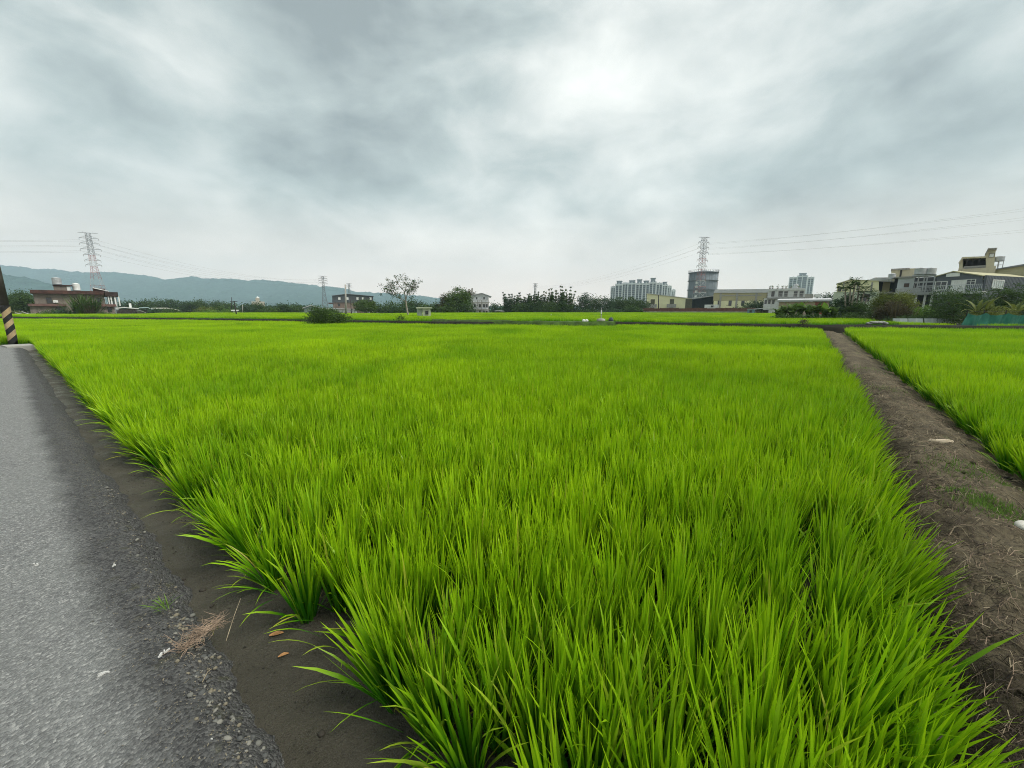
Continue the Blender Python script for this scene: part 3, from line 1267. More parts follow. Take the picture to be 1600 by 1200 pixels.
# ------------------------------------------------------------------ buildings
GLASS = mat('window_glass', (0.035, 0.045, 0.052), 0.12, 0.2, 2, spec=0.6)
FRAME = mat('window_frame', (0.62, 0.64, 0.62), 0.5, 0.08)
DARKFRAME = mat('dark_frame', (0.05, 0.05, 0.05), 0.6, 0.1)
STEEL = mat('tank_steel', (0.42, 0.44, 0.45), 0.45, 0.15, 2, metal=0.25)
WHITEPL = mat('white_paint', (0.70, 0.72, 0.70), 0.6, 0.08, 0.8, stain=(0.42, 0.42, 0.38))
M_WOOD = mat('dark_wood', (0.045, 0.042, 0.040), 0.9, 0.3, 2)


class Building:
    """a thing whose front runs from pixel column pxL (depth YL) to pxR (depth YR); shapes on the front are given by the pixels they show at"""
    def __init__(s, name, label, cat, pxL, YL, pxR, YR=None, group=None, turn=0.0):
        # the front faces the road corner, turned by 'turn' degrees (positive: its right end lies farther off)
        a = at(pxL, 484, YL)
        k = pix_dir((pxL + pxR) / 2, 484)
        az = math.atan2(k.x, k.y) - math.radians(turn)
        s.A = Vector((a.x, a.y))
        e = Vector((math.cos(az), -math.sin(az)))
        s.e, s.n = e, Vector((-e.y, e.x))
        s.o = thing(name, label, cat, (a.x, a.y, ZT), math.atan2(e.y, e.x), group)

    def q(s, px, py, d=0.0):
        v = pix_dir(px, py)
        dx = Vector((v.x, v.y))
        t = (s.n.dot(s.A) + d) / s.n.dot(dx)
        return s.e.dot(dx * t - s.A), EYE + v.z * t - ZT

    def local(s, px, py, d=0.0):
        a, z = s.q(px, py, d)
        p = s.A + s.e * a + s.n * d
        return Vector((p.x, p.y, z + ZT))

    def box(s, name, m, px0, py0, px1, py1, d0, d1, parent=None, ground=False):
        x0, z1 = s.q(px0, py0, d0)
        x1, z0 = s.q(px1, py1, d0)
        if ground:
            z0 = -0.15
        o = MB().box(x0, x1, d0, d1, z0, z1).build(name, m, parent or s.o)
        return o

    def poly(s, name, m, pts, d0, d1, parent=None):
        return MB().prism([s.q(px, py, d0) for px, py in pts], d0, d1).build(name, m, parent or s.o)

    def gable(s, m, eL, ap, eR, d0, d1, th=0.18, over=0.4, parent=None):
        L, T, Rr = s.q(*eL, d0), s.q(*ap, d0), s.q(*eR, d0)
        for k, (a, b) in enumerate(((L, T), (T, Rr))):
            s_ = MB().prism([a, b, (b[0], b[1] - th), (a[0], a[1] - th)], d0 - over, d1 + over)
            s_.build('roof_slope', m, parent or s.o)

    def window(s, px0, py0, px1, py1, d=0.0, nm=1, frame=None, glass=None, name='window', parent=None, nh=0):
        x0, z1 = s.q(px0, py0, d)
        x1, z0 = s.q(px1, py1, d)
        w = max(0.05, 0.07 * (x1 - x0))
        w = min(w, 0.12)
        mb = MB()
        f0, f1 = d - 0.09, d + 0.01
        mb.box(x0 - w, x1 + w, f0, f1, z1, z1 + w)
        mb.box(x0 - w, x1 + w, f0, f1, z0 - w, z0)
        mb.box(x0 - w, x0, f0, f1, z0, z1)
        mb.box(x1, x1 + w, f0, f1, z0, z1)
        for i in range(1, nm):
            xm = x0 + (x1 - x0) * i / nm
            mb.box(xm - w * 0.4, xm + w * 0.4, f0 + 0.01, f1, z0, z1)
        for i in range(1, nh + 1):
            zm = z0 + (z1 - z0) * i / (nh + 1)
            mb.box(x0, x1, f0 + 0.015, f1, zm - w * 0.4, zm + w * 0.4)
        o = mb.build(name, frame or FRAME, parent or s.o)
        MB().box(x0, x1, d - 0.03, d - 0.004, z0, z1).build('pane', glass or GLASS, o)
        return o

    def post(s, name, m, px, py0, py1, d, r=0.06, parent=None):
        x, z1 = s.q(px, py0, d)
        _, z0 = s.q(px, py1, d)
        return MB().box(x - r, x + r, d - r, d + r, z0, z1).build(name, m, parent or s.o)

    def railing(s, m, px0, px1, py0, py1, d, n=12, parent=None):
        x0, z1 = s.q(px0, py0, d)
        x1, z0 = s.q(px1, py1, d)
        mb = MB()
        mb.box(x0, x1, d - 0.03, d + 0.03, z1 - 0.06, z1)
        mb.box(x0, x1, d - 0.025, d + 0.025, (z0 + z1) / 2 - 0.02, (z0 + z1) / 2 + 0.02)
        for i in range(n + 1):
            x = x0 + (x1 - x0) * i / n
            mb.box(x - 0.02, x + 0.02, d - 0.02, d + 0.02, z0, z1 - 0.06)
        return mb.build('railing', m, parent or s.o)


def water_tank(px0, px1, py0, py1, Y, label, pyfoot=None, m=None, dz=0.0, group=None):
    """ribbed steel tank with a domed lid on a stand"""
    a, b = at(px0, py0, Y), at(px1, py1, Y)
    r = (b.x - a.x) / 2
    foot = b.z if pyfoot is None else at(px0, pyfoot, Y).z
    t = thing('water_tank', label, 'water tank', ((a.x + b.x) / 2, Y, foot), 0, group)
    h0, h1 = b.z - foot, a.z - foot
    hb = h1 - h0
    prof = [(r * 0.9, h0)]
    k = 5
    for i in range(k):
        z = h0 + hb * 0.82 * (i + 0.1) / k
        prof += [(r * 0.97, z), (r, z + hb * 0.05), (r, z + hb * 0.10), (r * 0.97, z + hb * 0.13)]
    MB().lathe(prof + [(r * 0.97, h0 + hb * 0.82)], 20).build('body', m or STEEL, t, True)
    MB().lathe([(r * 1.0, h0 + hb * 0.82), (r * 0.85, h0 + hb * 0.9), (r * 0.4, h0 + hb * 0.96), (r * 0.22, h0 + hb * 0.97), (r * 0.2, h0 + hb), (0.01, h0 + hb)], 20).build('lid', m or STEEL, t, True)
    if h0 > 0.15:
        for q in range(4):
            an = math.pi / 4 + q * math.pi / 2
            x, y = r * 0.85 * math.cos(an), r * 0.85 * math.sin(an)
            MB().box(x - 0.04, x + 0.04, y - 0.04, y + 0.04, -0.02, h0 + 0.02).build('leg', STEEL, t)
        mb = MB()
        for z in (h0 * 0.5, h0 - 0.05):
            d = r * 0.6
            for x in (-d, d):
                mb.box(x - 0.025, x + 0.025, -d, d, z - 0.025, z + 0.025)
                mb.box(-d, d, x - 0.025, x + 0.025, z - 0.021, z + 0.029)
        mb.build('stand_frame', STEEL, t)
    return t


# --- brown two-storey house at the left
M_BROWN = mat('brown_render', (0.185, 0.160, 0.135), 0.9, 0.18, 0.6, stain=(0.07, 0.062, 0.054))
M_PARAPET = mat('red_tile_parapet', (0.075, 0.036, 0.030), 0.8, 0.3, 1.0, stain=(0.03, 0.022, 0.02))
M_CANOPY = mat('canopy_tile', (0.150, 0.085, 0.075), 0.85, 0.2, 1.0)
M_PINKWALL = mat('weathered_pink_wall', (0.235, 0.195, 0.165), 0.9, 0.25, 0.7, stain=(0.09, 0.08, 0.07))
b = Building('brown_house', 'long brown two-storey house with dark red parapet and rooftop stair room', 'house', 50, 91, 184, 97)
b.box('wall', M_BROWN, 51, 458, 168, 492, 0, 9, ground=True)
b.box('parapet', M_PARAPET, 46, 452.6, 163, 460.5, -0.8, 9.4)
b.box('parapet', mat('dark_parapet', (0.045, 0.030, 0.027), 0.85, 0.3), 163.2, 456, 185, 463.5, -0.9, 9)
c = b.box('canopy', M_CANOPY, 43, 474.5, 104, 478.5, -2.2, 0.0)
c = b.box('canopy', M_CANOPY, 150, 475.2, 182, 479, -2.2, 0.0)
b.box('ground_floor_wall', M_PINKWALL, 46, 478.6, 100, 492, -1.6, -0.02, ground=True)
b.box('ground_floor_wall', M_PINKWALL, 152, 479.1, 181, 492, -1.6, -0.02, ground=True)
st = b.box('stair_room', M_BROWN, 83, 446.5, 112, 459, 1.0, 5.0)
b.box('stair_room_roof', M_PARAPET, 81.5, 444.6, 113, 446.5, 0.7, 5.4, st)
b.window(104.5, 448, 110.5, 454.5, 1.0, 1, FRAME, WHITEPL, parent=None)
b.poly('lean_to_roof', WHITEPL, [(145, 449), (170, 454.5), (170, 455.6), (145, 450.2)], 1.5, 6)
b.box('lean_to_wall', M_PARAPET, 145.6, 450.6, 165, 456.5, 1.8, 5.8)
for px in (84, 77):
    pass
b.window(72.5, 465, 81.5, 473.3, 0, 3, DARKFRAME)
b.window(150.5, 466, 158, 473.6, 0, 2, DARKFRAME)
b.window(88, 480.5, 99, 486, -1.6, 3, DARKFRAME)
b.window(168, 480.5, 175, 487, -1.6, 2, DARKFRAME)
ac = b.box('air_conditioner', WHITEPL, 82.6, 469, 91, 473, -0.5, -0.01)
for px in (169, 173, 179, 185):
    b.post('porch_post', WHITEPL, px, 463, 478, -0.6, 0.12)
b.box('porch_wall', mat('porch_blue_grey', (0.33, 0.37, 0.38), 0.8, 0.2), 168.5, 463.5, 184, 476, 2.2, 6, ground=True)
water_tank(82, 95, 433, 444.4, 97.5, 'pale steel water tank on the stair room of the brown house')
water_tank(113.5, 124.5, 442, 454, 98, 'white water tank on the flat roof of the brown house, right of the stair room', m=WHITEPL)
tree(8, 52, 453, 104, 'large dark tree left of the brown house', 'dark', nb=9)
tree(-30, 12, 458, 112, 'dark tree at the left frame edge behind the striped pole', 'dark')
grass_plant(104, 152, 459, 85, 'tall arching cane clump in front of the brown house', 'mid', 260, spread=1.1, wl=0.035)
grass_plant(128, 150, 470, 84, 'dry brownish cane clump right of the taller one at the brown house', 'brown', 90, spread=0.8, wl=0.03)
bush(60, 98, 486, 84.5, 'low bush left of the cane clump in front of the brown house', 'mid')
bush(88, 122, 485, 84, 'low bluish bush touching the left side of the cane clump', 'blue')
bush(150, 172, 488, 84, 'small bush in front of the right canopy of the brown house', 'mid')
bush(14, 30, 486, 88, 'low bush with broken poles left of the brown house', 'yellow')
p = MB()
a0, a1 = at(24, 489, 84), at(52, 494, 84)
p.tube([tuple(a0), tuple(a1)], 0.10, 6)
p.tube([(a0.x + 1.2, 84.2, a0.z + 0.25), (a1.x + 0.6, 84.2, a1.z - 0.2)], 0.08, 6)
tag(p.build('fallen_pole', mat('grey_timber', (0.42, 0.41, 0.38), 0.85, 0.2)), 'pale timber poles lying slanted left of the brown house', 'pole')

# --- yard right of it
b = Building('yard_wall', 'dark weathered plank wall of a yard right of the brown house', 'wall', 181, 86, 214, 87)
xs0, xs1 = b.q(181.5, 484)[0], b.q(213.5, 484)[0]
ztop = b.q(190, 484)[1]
npl = 16
for i in range(npl):
    w = (xs1 - xs0) / npl
    MB().box(xs0 + i * w + 0.012, xs0 + (i + 1) * w - 0.012, 0 + 0.02 * (i % 3), 0.08 + 0.02 * (i % 3), -0.1, ztop + rr.uniform(-0.12, 0.05)).build('plank', M_WOOD, b.o)
MB().box(xs0, xs1, 0.13, 0.2, ztop * 0.5, ztop * 0.5 + 0.12).build('rail', M_WOOD, b.o)
b = Building('sheet_metal_shack', 'low shack with pale sheet roof behind the dark plank wall', 'shed', 184, 92, 216, 93)
b.box('wall', M_PINKWALL, 185, 483, 215, 492, 0, 5, ground=True)
b.poly('roof', WHITEPL, [(181, 481), (193, 479.5), (217, 481.8), (217, 483), (193, 481), (181, 482.6)], -0.6, 5.5)
b.box('chimney', WHITEPL, 201, 474, 206, 480.5, 2, 3)
b = Building('pinkish_shed', 'small pinkish grey shed at the right end of the dark plank wall', 'shed', 213, 87.5, 228, 88)
b.box('wall', M_PINKWALL, 213.8, 488, 226.5, 496, 0, 3, ground=True)
b.poly('roof', mat('worn_grey_sheet', (0.30, 0.29, 0.28), 0.8, 0.2), [(213, 485.5), (219, 485), (228, 488.2), (228, 489), (219, 486), (213, 486.5)], -0.4, 3.4)
b.window(204, 492.2, 209.5, 495.2, -0.6, 1)
M_CYAN = mat('pale_cyan_roof', (0.46, 0.62, 0.62), 0.6, 0.1, 0.5, ribs=3)
M_CREAMROOF = mat('cream_roof', (0.58, 0.58, 0.50), 0.6, 0.1, 0.5, ribs=3)
b = Building('cyan_roofed_shed', 'shed with pale cyan sheet roof among the left trees', 'shed', 218, 116, 241, 118)
b.box('wall', M_PINKWALL, 219, 484, 240, 491, 0, 7, ground=True)
b.poly('roof', M_CYAN, [(217, 480.5), (231, 480), (242, 484.5), (242, 485.5), (231, 481.2), (217, 481.6)], -3, 8)
b = Building('cream_roofed_shed', 'long shed with cream sheet roof among the left trees', 'shed', 238, 124, 281, 128)
b.box('wall', M_PINKWALL, 240, 484.5, 278, 491, 0, 8, ground=True)
b.poly('roof', M_CREAMROOF, [(236, 481), (262, 480.8), (282, 484.5), (282, 485.6), (262, 482.2), (236, 482.3)], -3, 9)
b = Building('white_panel_fence', 'low white panel fence in front of the left trees', 'fence', 278, 121, 310, 123)
xs0, xs1 = b.q(278, 490)[0], b.q(310, 490)[0]
for i in range(8):
    w = (xs1 - xs0) / 8
    MB().box(xs0 + i * w + 0.05, xs0 + (i + 1) * w - 0.05, 0, 0.06, 0.3, b.q(290, 490.6)[1] + rr.uniform(-.15, .15)).build('panel', WHITEPL, b.o)
    MB().box(xs0 + i * w - 0.05, xs0 + i * w + 0.05, 0.062, 0.16, -0.1, b.q(290, 485)[1]).build('post', M_WOOD, b.o)

# tree belt behind the left sheds
for i, (a0, a1, top, Y, lf) in enumerate([(184, 214, 470, 190, 'blue'), (208, 240, 469, 200, 'dark'), (232, 262, 467.5, 205, 'dark'), (254, 288, 469, 210, 'blue'), (282, 312, 470, 200, 'dark'), (300, 330, 469, 215, 'dark'), (322, 352, 470, 220, 'blue'), (344, 372, 472, 210, 'dark')]):
    tree(a0, a1, top, Y, 'dark green tree in the belt behind the left sheds', lf, group='tree belt behind the left sheds', low=0.02)
for a0, a1, top, Y, lb, lf in ((226, 252, 484, 112, 'bush in front of the cyan roofed shed', 'blue'), (250, 280, 483, 114, 'dark bush in front of the cream roofed shed', 'dark'),
                               (305, 332, 480, 132, 'yellowish tree above the clipped hedge', 'yellow'), (328, 352, 478, 140, 'mid green tree above the clipped hedge', 'mid'), (350, 366, 481, 136, 'small tree left of the tiny field hut', 'mid')):
    bush(a0, a1, top, Y, lb, lf)
bush(306, 342, 486, 125, 'long clipped hedge left of the tiny field hut, left half', 'bright', name='hedge', cat='hedge', nb=8)
bush(336, 368, 486, 125, 'long clipped hedge left of the tiny field hut, right half', 'bright', name='hedge', cat='hedge', nb=8)
b = Building('field_hut', 'tiny pale field hut behind the thin leaning pole', 'hut', 362, 124, 373, 125)
b.box('wall', mat('hut_wall', (0.40, 0.40, 0.35), 0.8, 0.2), 364, 486, 372, 492, 0, 2.5, ground=True)
b.box('roof', WHITEPL, 361, 484, 373, 486, -0.5, 3)
for i, (a0, a1, top, Y, lb, lf) in enumerate([(376, 398, 474, 150, 'rounded tree right of the tiny field hut', 'blue'), (392, 416, 473, 155, 'tall dark tree below the distant tower house', 'dark'), (412, 434, 478, 158, 'low tree right of the tree below the tower house', 'blue'),
                                              (430, 456, 475.5, 150, 'dark tree left of the grey green shed', 'dark'), (446, 476, 478, 152, 'broad low tree touching the grey green shed', 'mid'), (402, 412, 484, 128, 'tiny round bush at the back of the left paddies', 'dark'), (420, 432, 483, 127, 'tiny bush beside a pale stump in the back of the left paddies', 'mid')]):
    (tree if i < 5 else bush)(a0, a1, top, Y, lb, lf)
for i in range(9):
    a0 = 372 + i * 13
    tree(a0, a0 + 22, 477 + rr.uniform(-3, 2), 230 + rr.uniform(0, 30), 'hazy dark tree in the far left tree line', 'blue', group='far left tree line', low=0.0)
b = Building('tower_house', 'distant cream house with a small domed tower on the hillside', 'house', 393, 600, 415, 605)
M_FARCREAM = mat('far_cream', (0.40, 0.36, 0.28), 0.9, 0.1)
b.box('wall', M_FARCREAM, 393, 471, 415, 486, 0, 14, ground=True)
tw = b.box('tower', M_FARCREAM, 399, 466, 406, 471, 1, 7)
x0, z0 = b.q(399.6, 466, 1)
x1, z1 = b.q(405.4, 463, 1)
MB().lathe([((x1 - x0) / 2, z0), ((x1 - x0) * 0.42, z0 + (z1 - z0) * 0.5), (0.1, z1)], 12, (x0 + x1) / 2, 4).build('dome', WHITEPL, tw, True)


def pole(px, pytop, Y, r0, r1, label, m, pxtop=None, name='utility_pole', arm=False):
    foot = at(px, 490, Y)
    top = at(pxtop or px, pytop, Y)
    t = thing(name, label, 'pole', (foot.x, Y, ZT))
    dx = top.x - foot.x - (top.z - ZT) * 0.0
    h = top.z - ZT
    MB().tube([(0, 0, -0.2), (dx, 0, h)], [r0, r1], 10).build('shaft', m, t, True)
    if arm:
        MB().box(dx * 0.96 - 0.7, dx * 0.96 + 0.7, -r1 - 0.11, -r1, h * 0.95, h * 0.95 + 0.09).build('cross_arm', m, t)
    return t


M_CONC = mat('concrete', (0.33, 0.325, 0.30), 0.9, 0.15, 2, stain=(0.16, 0.155, 0.14))
pole(369.6, 470, 76, 0.11, 0.08, 'thin leaning dark pole beside the tiny field hut', M_WOOD, 365.5, arm=True)
pole(362, 464.5, 128, 0.13, 0.09, 'thin dark pole behind the tiny field hut', M_WOOD)
pole(379, 476, 126, 0.12, 0.09, 'thin grey pole right of the tiny field hut', M_CONC)
pole(540.3, 444.5, 84, 0.21, 0.14, 'thick pale concrete pole in front of the dark factory', M_CONC, 539.6)
pole(549.5, 468, 86, 0.09, 0.07, 'thin post right of the thick concrete pole', M_WOOD, 547.5, name='thin_post')

# --- shed, factory
b = Building('grey_green_shed', 'small grey green shed with pale roof behind the dark bush', 'shed', 474, 128, 500, 132)
M_GG = mat('grey_green_sheet', (0.20, 0.25, 0.24), 0.7, 0.1, 1, ribs=4)
b.box('wall', M_GG, 475, 480.5, 499, 493, 0, 7, ground=True)
b.gable(mat('pale_sheet_roof', (0.50, 0.50, 0.50), 0.6, 0.1), (472.5, 481), (486, 476.5), (501, 481.5), 0, 7)
b.poly('gable_wall', M_GG, [(475, 480.6), (499, 480.8), (486, 477.4)], 0.004, 6.9)
b.window(484, 486.5, 489, 489.5, 0, 2, DARKFRAME)
M_DGREY = mat('dark_grey_sheet', (0.080, 0.090, 0.098), 0.65, 0.12, 0.6, ribs=3.5)
M_BRICKY = mat('brown_block', (0.20, 0.155, 0.130), 0.9, 0.2, 0.7, stain=(0.10, 0.08, 0.07))
b = Building('dark_factory', 'dark grey metal factory on a brown block ground floor behind the concrete pole', 'factory', 519, 146, 584, 150)
b.box('lower_wall', M_BRICKY, 520, 472.6, 572, 492, 0.3, 18, ground=True)
b.box('lower_wall', WHITEPL, 572.2, 473, 584, 490, 0.3, 18, ground=True)
b.poly('upper_wall', M_DGREY, [(519, 472.6), (583.2, 472.6), (583.2, 463.2), (541.5, 459.8), (519, 462.4)], 0, 18.3)
b.gable(mat('factory_roof', (0.16, 0.17, 0.18), 0.6, 0.1), (518, 461.9), (541.5, 459.0), (584, 462.6), 0, 18, 0.12, 0.3)
for a0, a1 in ((528.5, 532), (541, 544.5), (557, 560.3), (565.5, 568), (577.5, 580.5)):
    b.window(a0, 464.6, a1, 468.2, 0, 1, FRAME, WHITEPL)
for a0 in (528, 553, 563, 576):
    b.window(a0, 474.8, a0 + 3.6, 478, 0.3, 2, DARKFRAME)
b.box('canopy', mat('brown_canopy', (0.10, 0.07, 0.06), 0.9, 0.2), 513, 472.8, 519, 474.6, -1.5, 4)
b.box('low_annex', WHITEPL, 500, 482.6, 558, 491, -3.5, -0.05, ground=True)
b.poly('annex_roof', mat('annex_roof_grey', (0.45, 0.46, 0.46), 0.6, 0.12), [(498, 481.3), (540, 482), (559, 483.2), (559, 484.2), (540, 483), (498, 482.6)], -4.2, 0)
b.box('porch', mat('pink_brick_porch', (0.35, 0.24, 0.20), 0.9, 0.2), 538, 488, 549, 493, -6, -4.3, ground=True)
b.box('side_porch', mat('dark_wood2', (0.09, 0.07, 0.06), 0.9, 0.2), 584.3, 471.6, 587, 480, 2, 8)
tree(552, 590, 467, 118, 'leafy tree in front of the right half of the dark factory', 'mid', nb=8)
tree(580, 606, 476.5, 122, 'low tree right of the dark factory', 'mid')
for a0, a1, top, lf in ((600, 622, 477, 'blue'), (615, 640, 478.5, 'mid'), (632, 660, 478, 'blue'), (655, 680, 475, 'mid'), (672, 694, 472, 'mid')):
    tree(a0, a1, top, 122 + rr.uniform(0, 6), 'leafy tree in the low row behind the pump hut', lf, group='low tree row behind the pump hut', low=0.0)
for a0, a1, top in ((602, 620, 470.5), (625, 640, 468), (634, 652, 467), (648, 664, 470)):
    tree(a0, a1, top, 160 + rr.uniform(0, 6), 'dark tree in the taller row behind the low trees and pump hut', 'dark', group='tall dark row behind the pump hut', low=0.0)
for i, (a0, a1, top) in enumerate(((500, 526, 482), (508, 530, 485))):
    bush(a0, a1, top, 112, ('bush between the dark bush and the factory' if i == 0 else 'low bush in front of the factory annex'), 'mid')

# --- large dark bush on the far bank
bush(478, 521, 476.5, G(500, 499.2, 0.72).y + 2.2, 'broad dark bush standing on the far bank', 'dark', nb=11, dens=1.2, shape='wild')
bush(510, 548, 487, G(500, 499.2, 0.72).y + 3.4, 'low spreading bush right of the broad dark bush on the far bank', 'mid', nb=8, shape='wild')
bush(622, 631, 494, far_Y(at(626, 500, 45).x) + 1.6, 'very small weed bush on the far bank before the pale trunked tree', 'mid')

# --- sparse tree with a pale trunk
def sparse_tree():
    Y = 66
    r = random.Random(77)
    foot = at(640, 498, Y)
    t = thing('sparse_tree', 'thin crowned tree with bare pale trunk left of the pump hut', 'tree', (foot.x, Y, ZT))
    lp = lambda px, py, dy=0.0: (at(px, py, Y).x - foot.x, dy, at(px, py, Y).z - ZT)
    mb = MB()
    br = [([(640, 499), (637, 489), (635, 478), (634, 468), (632, 456)], 0.17, 0.08), ([(634, 470), (636, 458), (641, 448), (646, 442)], 0.07, 0.02), ([(634, 472), (627, 467), (619, 462), (610, 458), (602, 456)], 0.07, 0.02),
          ([(632, 456), (626, 448), (622, 441)], 0.06, 0.02), ([(632, 456), (634, 446), (632, 437)], 0.06, 0.02), ([(626, 448), (615, 446), (607, 449)], 0.04, 0.015), ([(641, 448), (648, 449), (651, 444)], 0.04, 0.015), ([(635, 462), (640, 458), (643, 452)], 0.04, 0.015), ([(619, 462), (614, 455), (611, 451)], 0.035, 0.012)]
    tips = []
    for pts, r0, r1 in br:
        dy = r.uniform(-1.2, 1.2) if r0 < 0.15 else 0
        P3 = [Vector(lp(px, py, dy * i / (len(pts) - 1))) for i, (px, py) in enumerate(pts)]
        k = len(P3)
        mb.tube([tuple(p) for p in P3], [r0 + (r1 - r0) * i / (k - 1) for i in range(k)], 7)
        if r0 < 0.15:
            tips += P3[1:]
    tw = []
    tm = MB()
    for p in tips:
        for _ in range(6):
            q = p + Vector((r.gauss(0, 0.55), r.gauss(0, 0.6), r.gauss(0.2, 0.45)))
            tm.tube([tuple(p), tuple((p + q) / 2 + Vector((0, 0, 0.1))), tuple(q)], [0.02, 0.014, 0.006], 4)
            tw.append(q)
    mb.build('trunk', M_PALEBARK, t, True)
    tm.build('twig', M_BARK, t)
    lm = MB()
    for q in tw:
        ct = r.gauss(0.4, 0.2)
        for _ in range(16):
            leaf_quad(lm, q + Vector((r.gauss(0, 0.2), r.gauss(0, 0.2), r.gauss(0, 0.16))), 0.24, r, min(1, max(0, ct + r.gauss(0, 0.15))))
    lm.build('crown', LEAF['dark'], t)


sparse_tree()

# --- pump hut
M_HUT = mat('pale_green_cream', (0.52, 0.56, 0.42), 0.75, 0.08, 1.2, stain=(0.36, 0.38, 0.28))
b = Building('pump_hut', 'small cream green pump hut with flat roof and one window', 'hut', 660, 55.5, 673.5, 55.8)
b.box('wall', M_HUT, 659.8, 481.6, 673.3, 499, 0, 2.2, ground=True)
b.box('roof_slab', M_HUT, 650.2, 480.2, 675.2, 481.8, -0.25, 2.6)
p0, p1 = b.q(651.5, 482, 1.2)[0], b.q(660, 482, 0)[0]
b.box('side_wing', mat('pale_mint', (0.50, 0.58, 0.50), 0.75, 0.08, 1.2, stain=(0.36, 0.40, 0.33)), 651.3, 481.9, 659.7, 499, 0.35, 2.1, ground=True)
b.window(665, 486.2, 668.8, 490.6, 0, 1, DARKFRAME)
b.box('conduit', M_CONC, 666.4, 495.6, 667.8, 498.4, -0.3, -0.01)

# --- tree group and white house in the middle
tree(684, 712, 458, 126, 'rounded brownish green tree left of the white gabled house', 'brown', nb=8, low=0.05)
tree(696, 737, 449.2, 124, 'tall open crowned tree overlapping the white gabled house', 'mid', nb=9, low=0.25, dens=0.9)
tree(688, 716, 474, 121, 'low green tree under the rounded brownish tree', 'mid', low=0.0)
tree(712, 740, 472, 121, 'low dark tree below the white gabled house', 'dark', low=0.0)
M_WH = mat('white_house_wall', (0.82, 0.84, 0.85), 0.7, 0.06, 0.8, stain=(0.40, 0.40, 0.40))
M_LGREYROOF = mat('light_grey_roof', (0.50, 0.52, 0.54), 0.5, 0.08, 0.8)
b = Building('white_gabled_house', 'tall white house with light grey gable roof and dark balcony lines', 'house', 738, 150, 763, 153)
b.box('wall', M_WH, 738, 464, 763.5, 492, 0, 14, ground=True)
b.poly('gable_wall', mat('gable_grey', (0.62, 0.64, 0.66), 0.6, 0.08, ribs=4), [(736, 469), (763.5, 469), (763.5, 462.6), (753, 458.4), (736, 462.2)], -0.25, 14.2)
b.gable(M_LGREYROOF, (724, 463.6), (753, 457.6), (768, 463), 0, 14, 0.16, 0.8)
b.box('side_wing', M_WH, 727, 465, 737.8, 488, 0.6, 12, ground=True)
b.box('floor_slab', M_CONC, 734, 471.8, 765, 473.0, -1.4, -0.3)
b.box('floor_slab', M_CONC, 734, 482.8, 765, 483.8, -1.4, -0.3)
for px in (738.5, 746.5, 752.5, 763):
    b.post('pillar', M_CONC, px, 469, 490, -1.2, 0.12)
for a0 in (744, 755.5):
    b.window(a0, 464.5, a0 + 1.7, 467.5, -0.25, 1, DARKFRAME)
for a0 in (740.5, 748.5, 755, 759.3):
    b.window(a0, 475.5, a0 + 2.6, 480, 0, 1, DARKFRAME)
    b.window(a0, 485.5, a0 + 2.6, 489.5, 0, 1, DARKFRAME)
b.railing(WHITEPL, 734, 765, 470, 471.6, -1.35, 16)
b.box('roof_vent', M_CONC, 736.6, 450, 739, 459.5, 6, 7)
tree(727, 740, 453, 160, 'small tree top showing above the roof of the white gabled house', 'brown', low=0.5)
tree(764, 782, 475, 165, 'rounded dark tree right of the white gabled house', 'blue', low=0.0)
tree(780, 800, 476, 172, 'hazy tree between the white house and the bamboo', 'blue', low=0.0)
b = Building('low_white_shed', 'low white sheet roof at the foot of the bamboo', 'shed', 774, 142, 794, 144)
b.box('wall', M_PINKWALL, 776, 487, 793, 491, 0, 5, ground=True)
b.poly('roof', WHITEPL, [(773, 485.4), (780, 484.8), (795, 486.6), (795, 488.2), (780, 486), (773, 486.4)], -1.5, 6)
for a0, a1, top, lb, lf in ((784, 812, 455, 'feathery bamboo clump at the left end of the grove', 'blue'), (806, 832, 456, 'bamboo clump second from the left in the grove', 'dark'), (822, 846, 454, 'bamboo clump in the middle of the grove below the small far pylon', 'dark'),
                            (838, 866, 453, 'dense bamboo clump right of the grove middle', 'dark'), (856, 884, 450, 'tall bamboo clump second from the right in the grove', 'dark'), (872, 898, 444.5, 'tallest bamboo clump at the right end of the grove', 'dark')):
    bamboo(a0, a1, top, 138 + rr.uniform(0, 6), lb, 'bamboo grove in the middle distance', 11, lf)
for a0, a1 in ((800, 826), (820, 850), (846, 872), (866, 892)):
    bush(a0, a1, 472, 135 + rr.uniform(0, 2), 'dense dark undergrowth at the foot of the bamboo grove', 'dark', group='undergrowth at the bamboo grove')
for a0, a1, top, lf in ((886, 906, 472, 'blue'), (904, 926, 456.5, 'blue'), (920, 944, 461, 'dark'), (938, 962, 462, 'blue'), (956, 980, 461.5, 'dark'), (972, 1000, 464, 'mid'), (992, 1014, 467, 'dark')):
    tree(a0, a1, top, 142 + rr.uniform(0, 10), 'leafy tree in the belt between the bamboo and the cream warehouse', lf, group='tree belt between bamboo and warehouse', low=0.0)
for a0, a1, top, lb, lf in ((940, 978, 484, 'wide low shrub at the edge of the far paddy', 'blue'), (976, 1000, 478, 'dark shrub left of the red brick yard wall', 'dark'), (900, 942, 485, 'wide low dark shrub right of the bamboo', 'dark')):
    bush(a0, a1, top, 134, lb, lf)
# ------------------------------------------------------------------ right half of the background
# --- apartment blocks
M_APT = mat('apartment_grey', (0.25, 0.29, 0.32), 0.7, 0.06, 0.05)
M_APTW = mat('apartment_white', (0.66, 0.70, 0.72), 0.7, 0.05, 0.05)
M_APTG = mat('apartment_glass', (0.07, 0.09, 0.11), 0.25, 0.15, 0.1, spec=0.5)


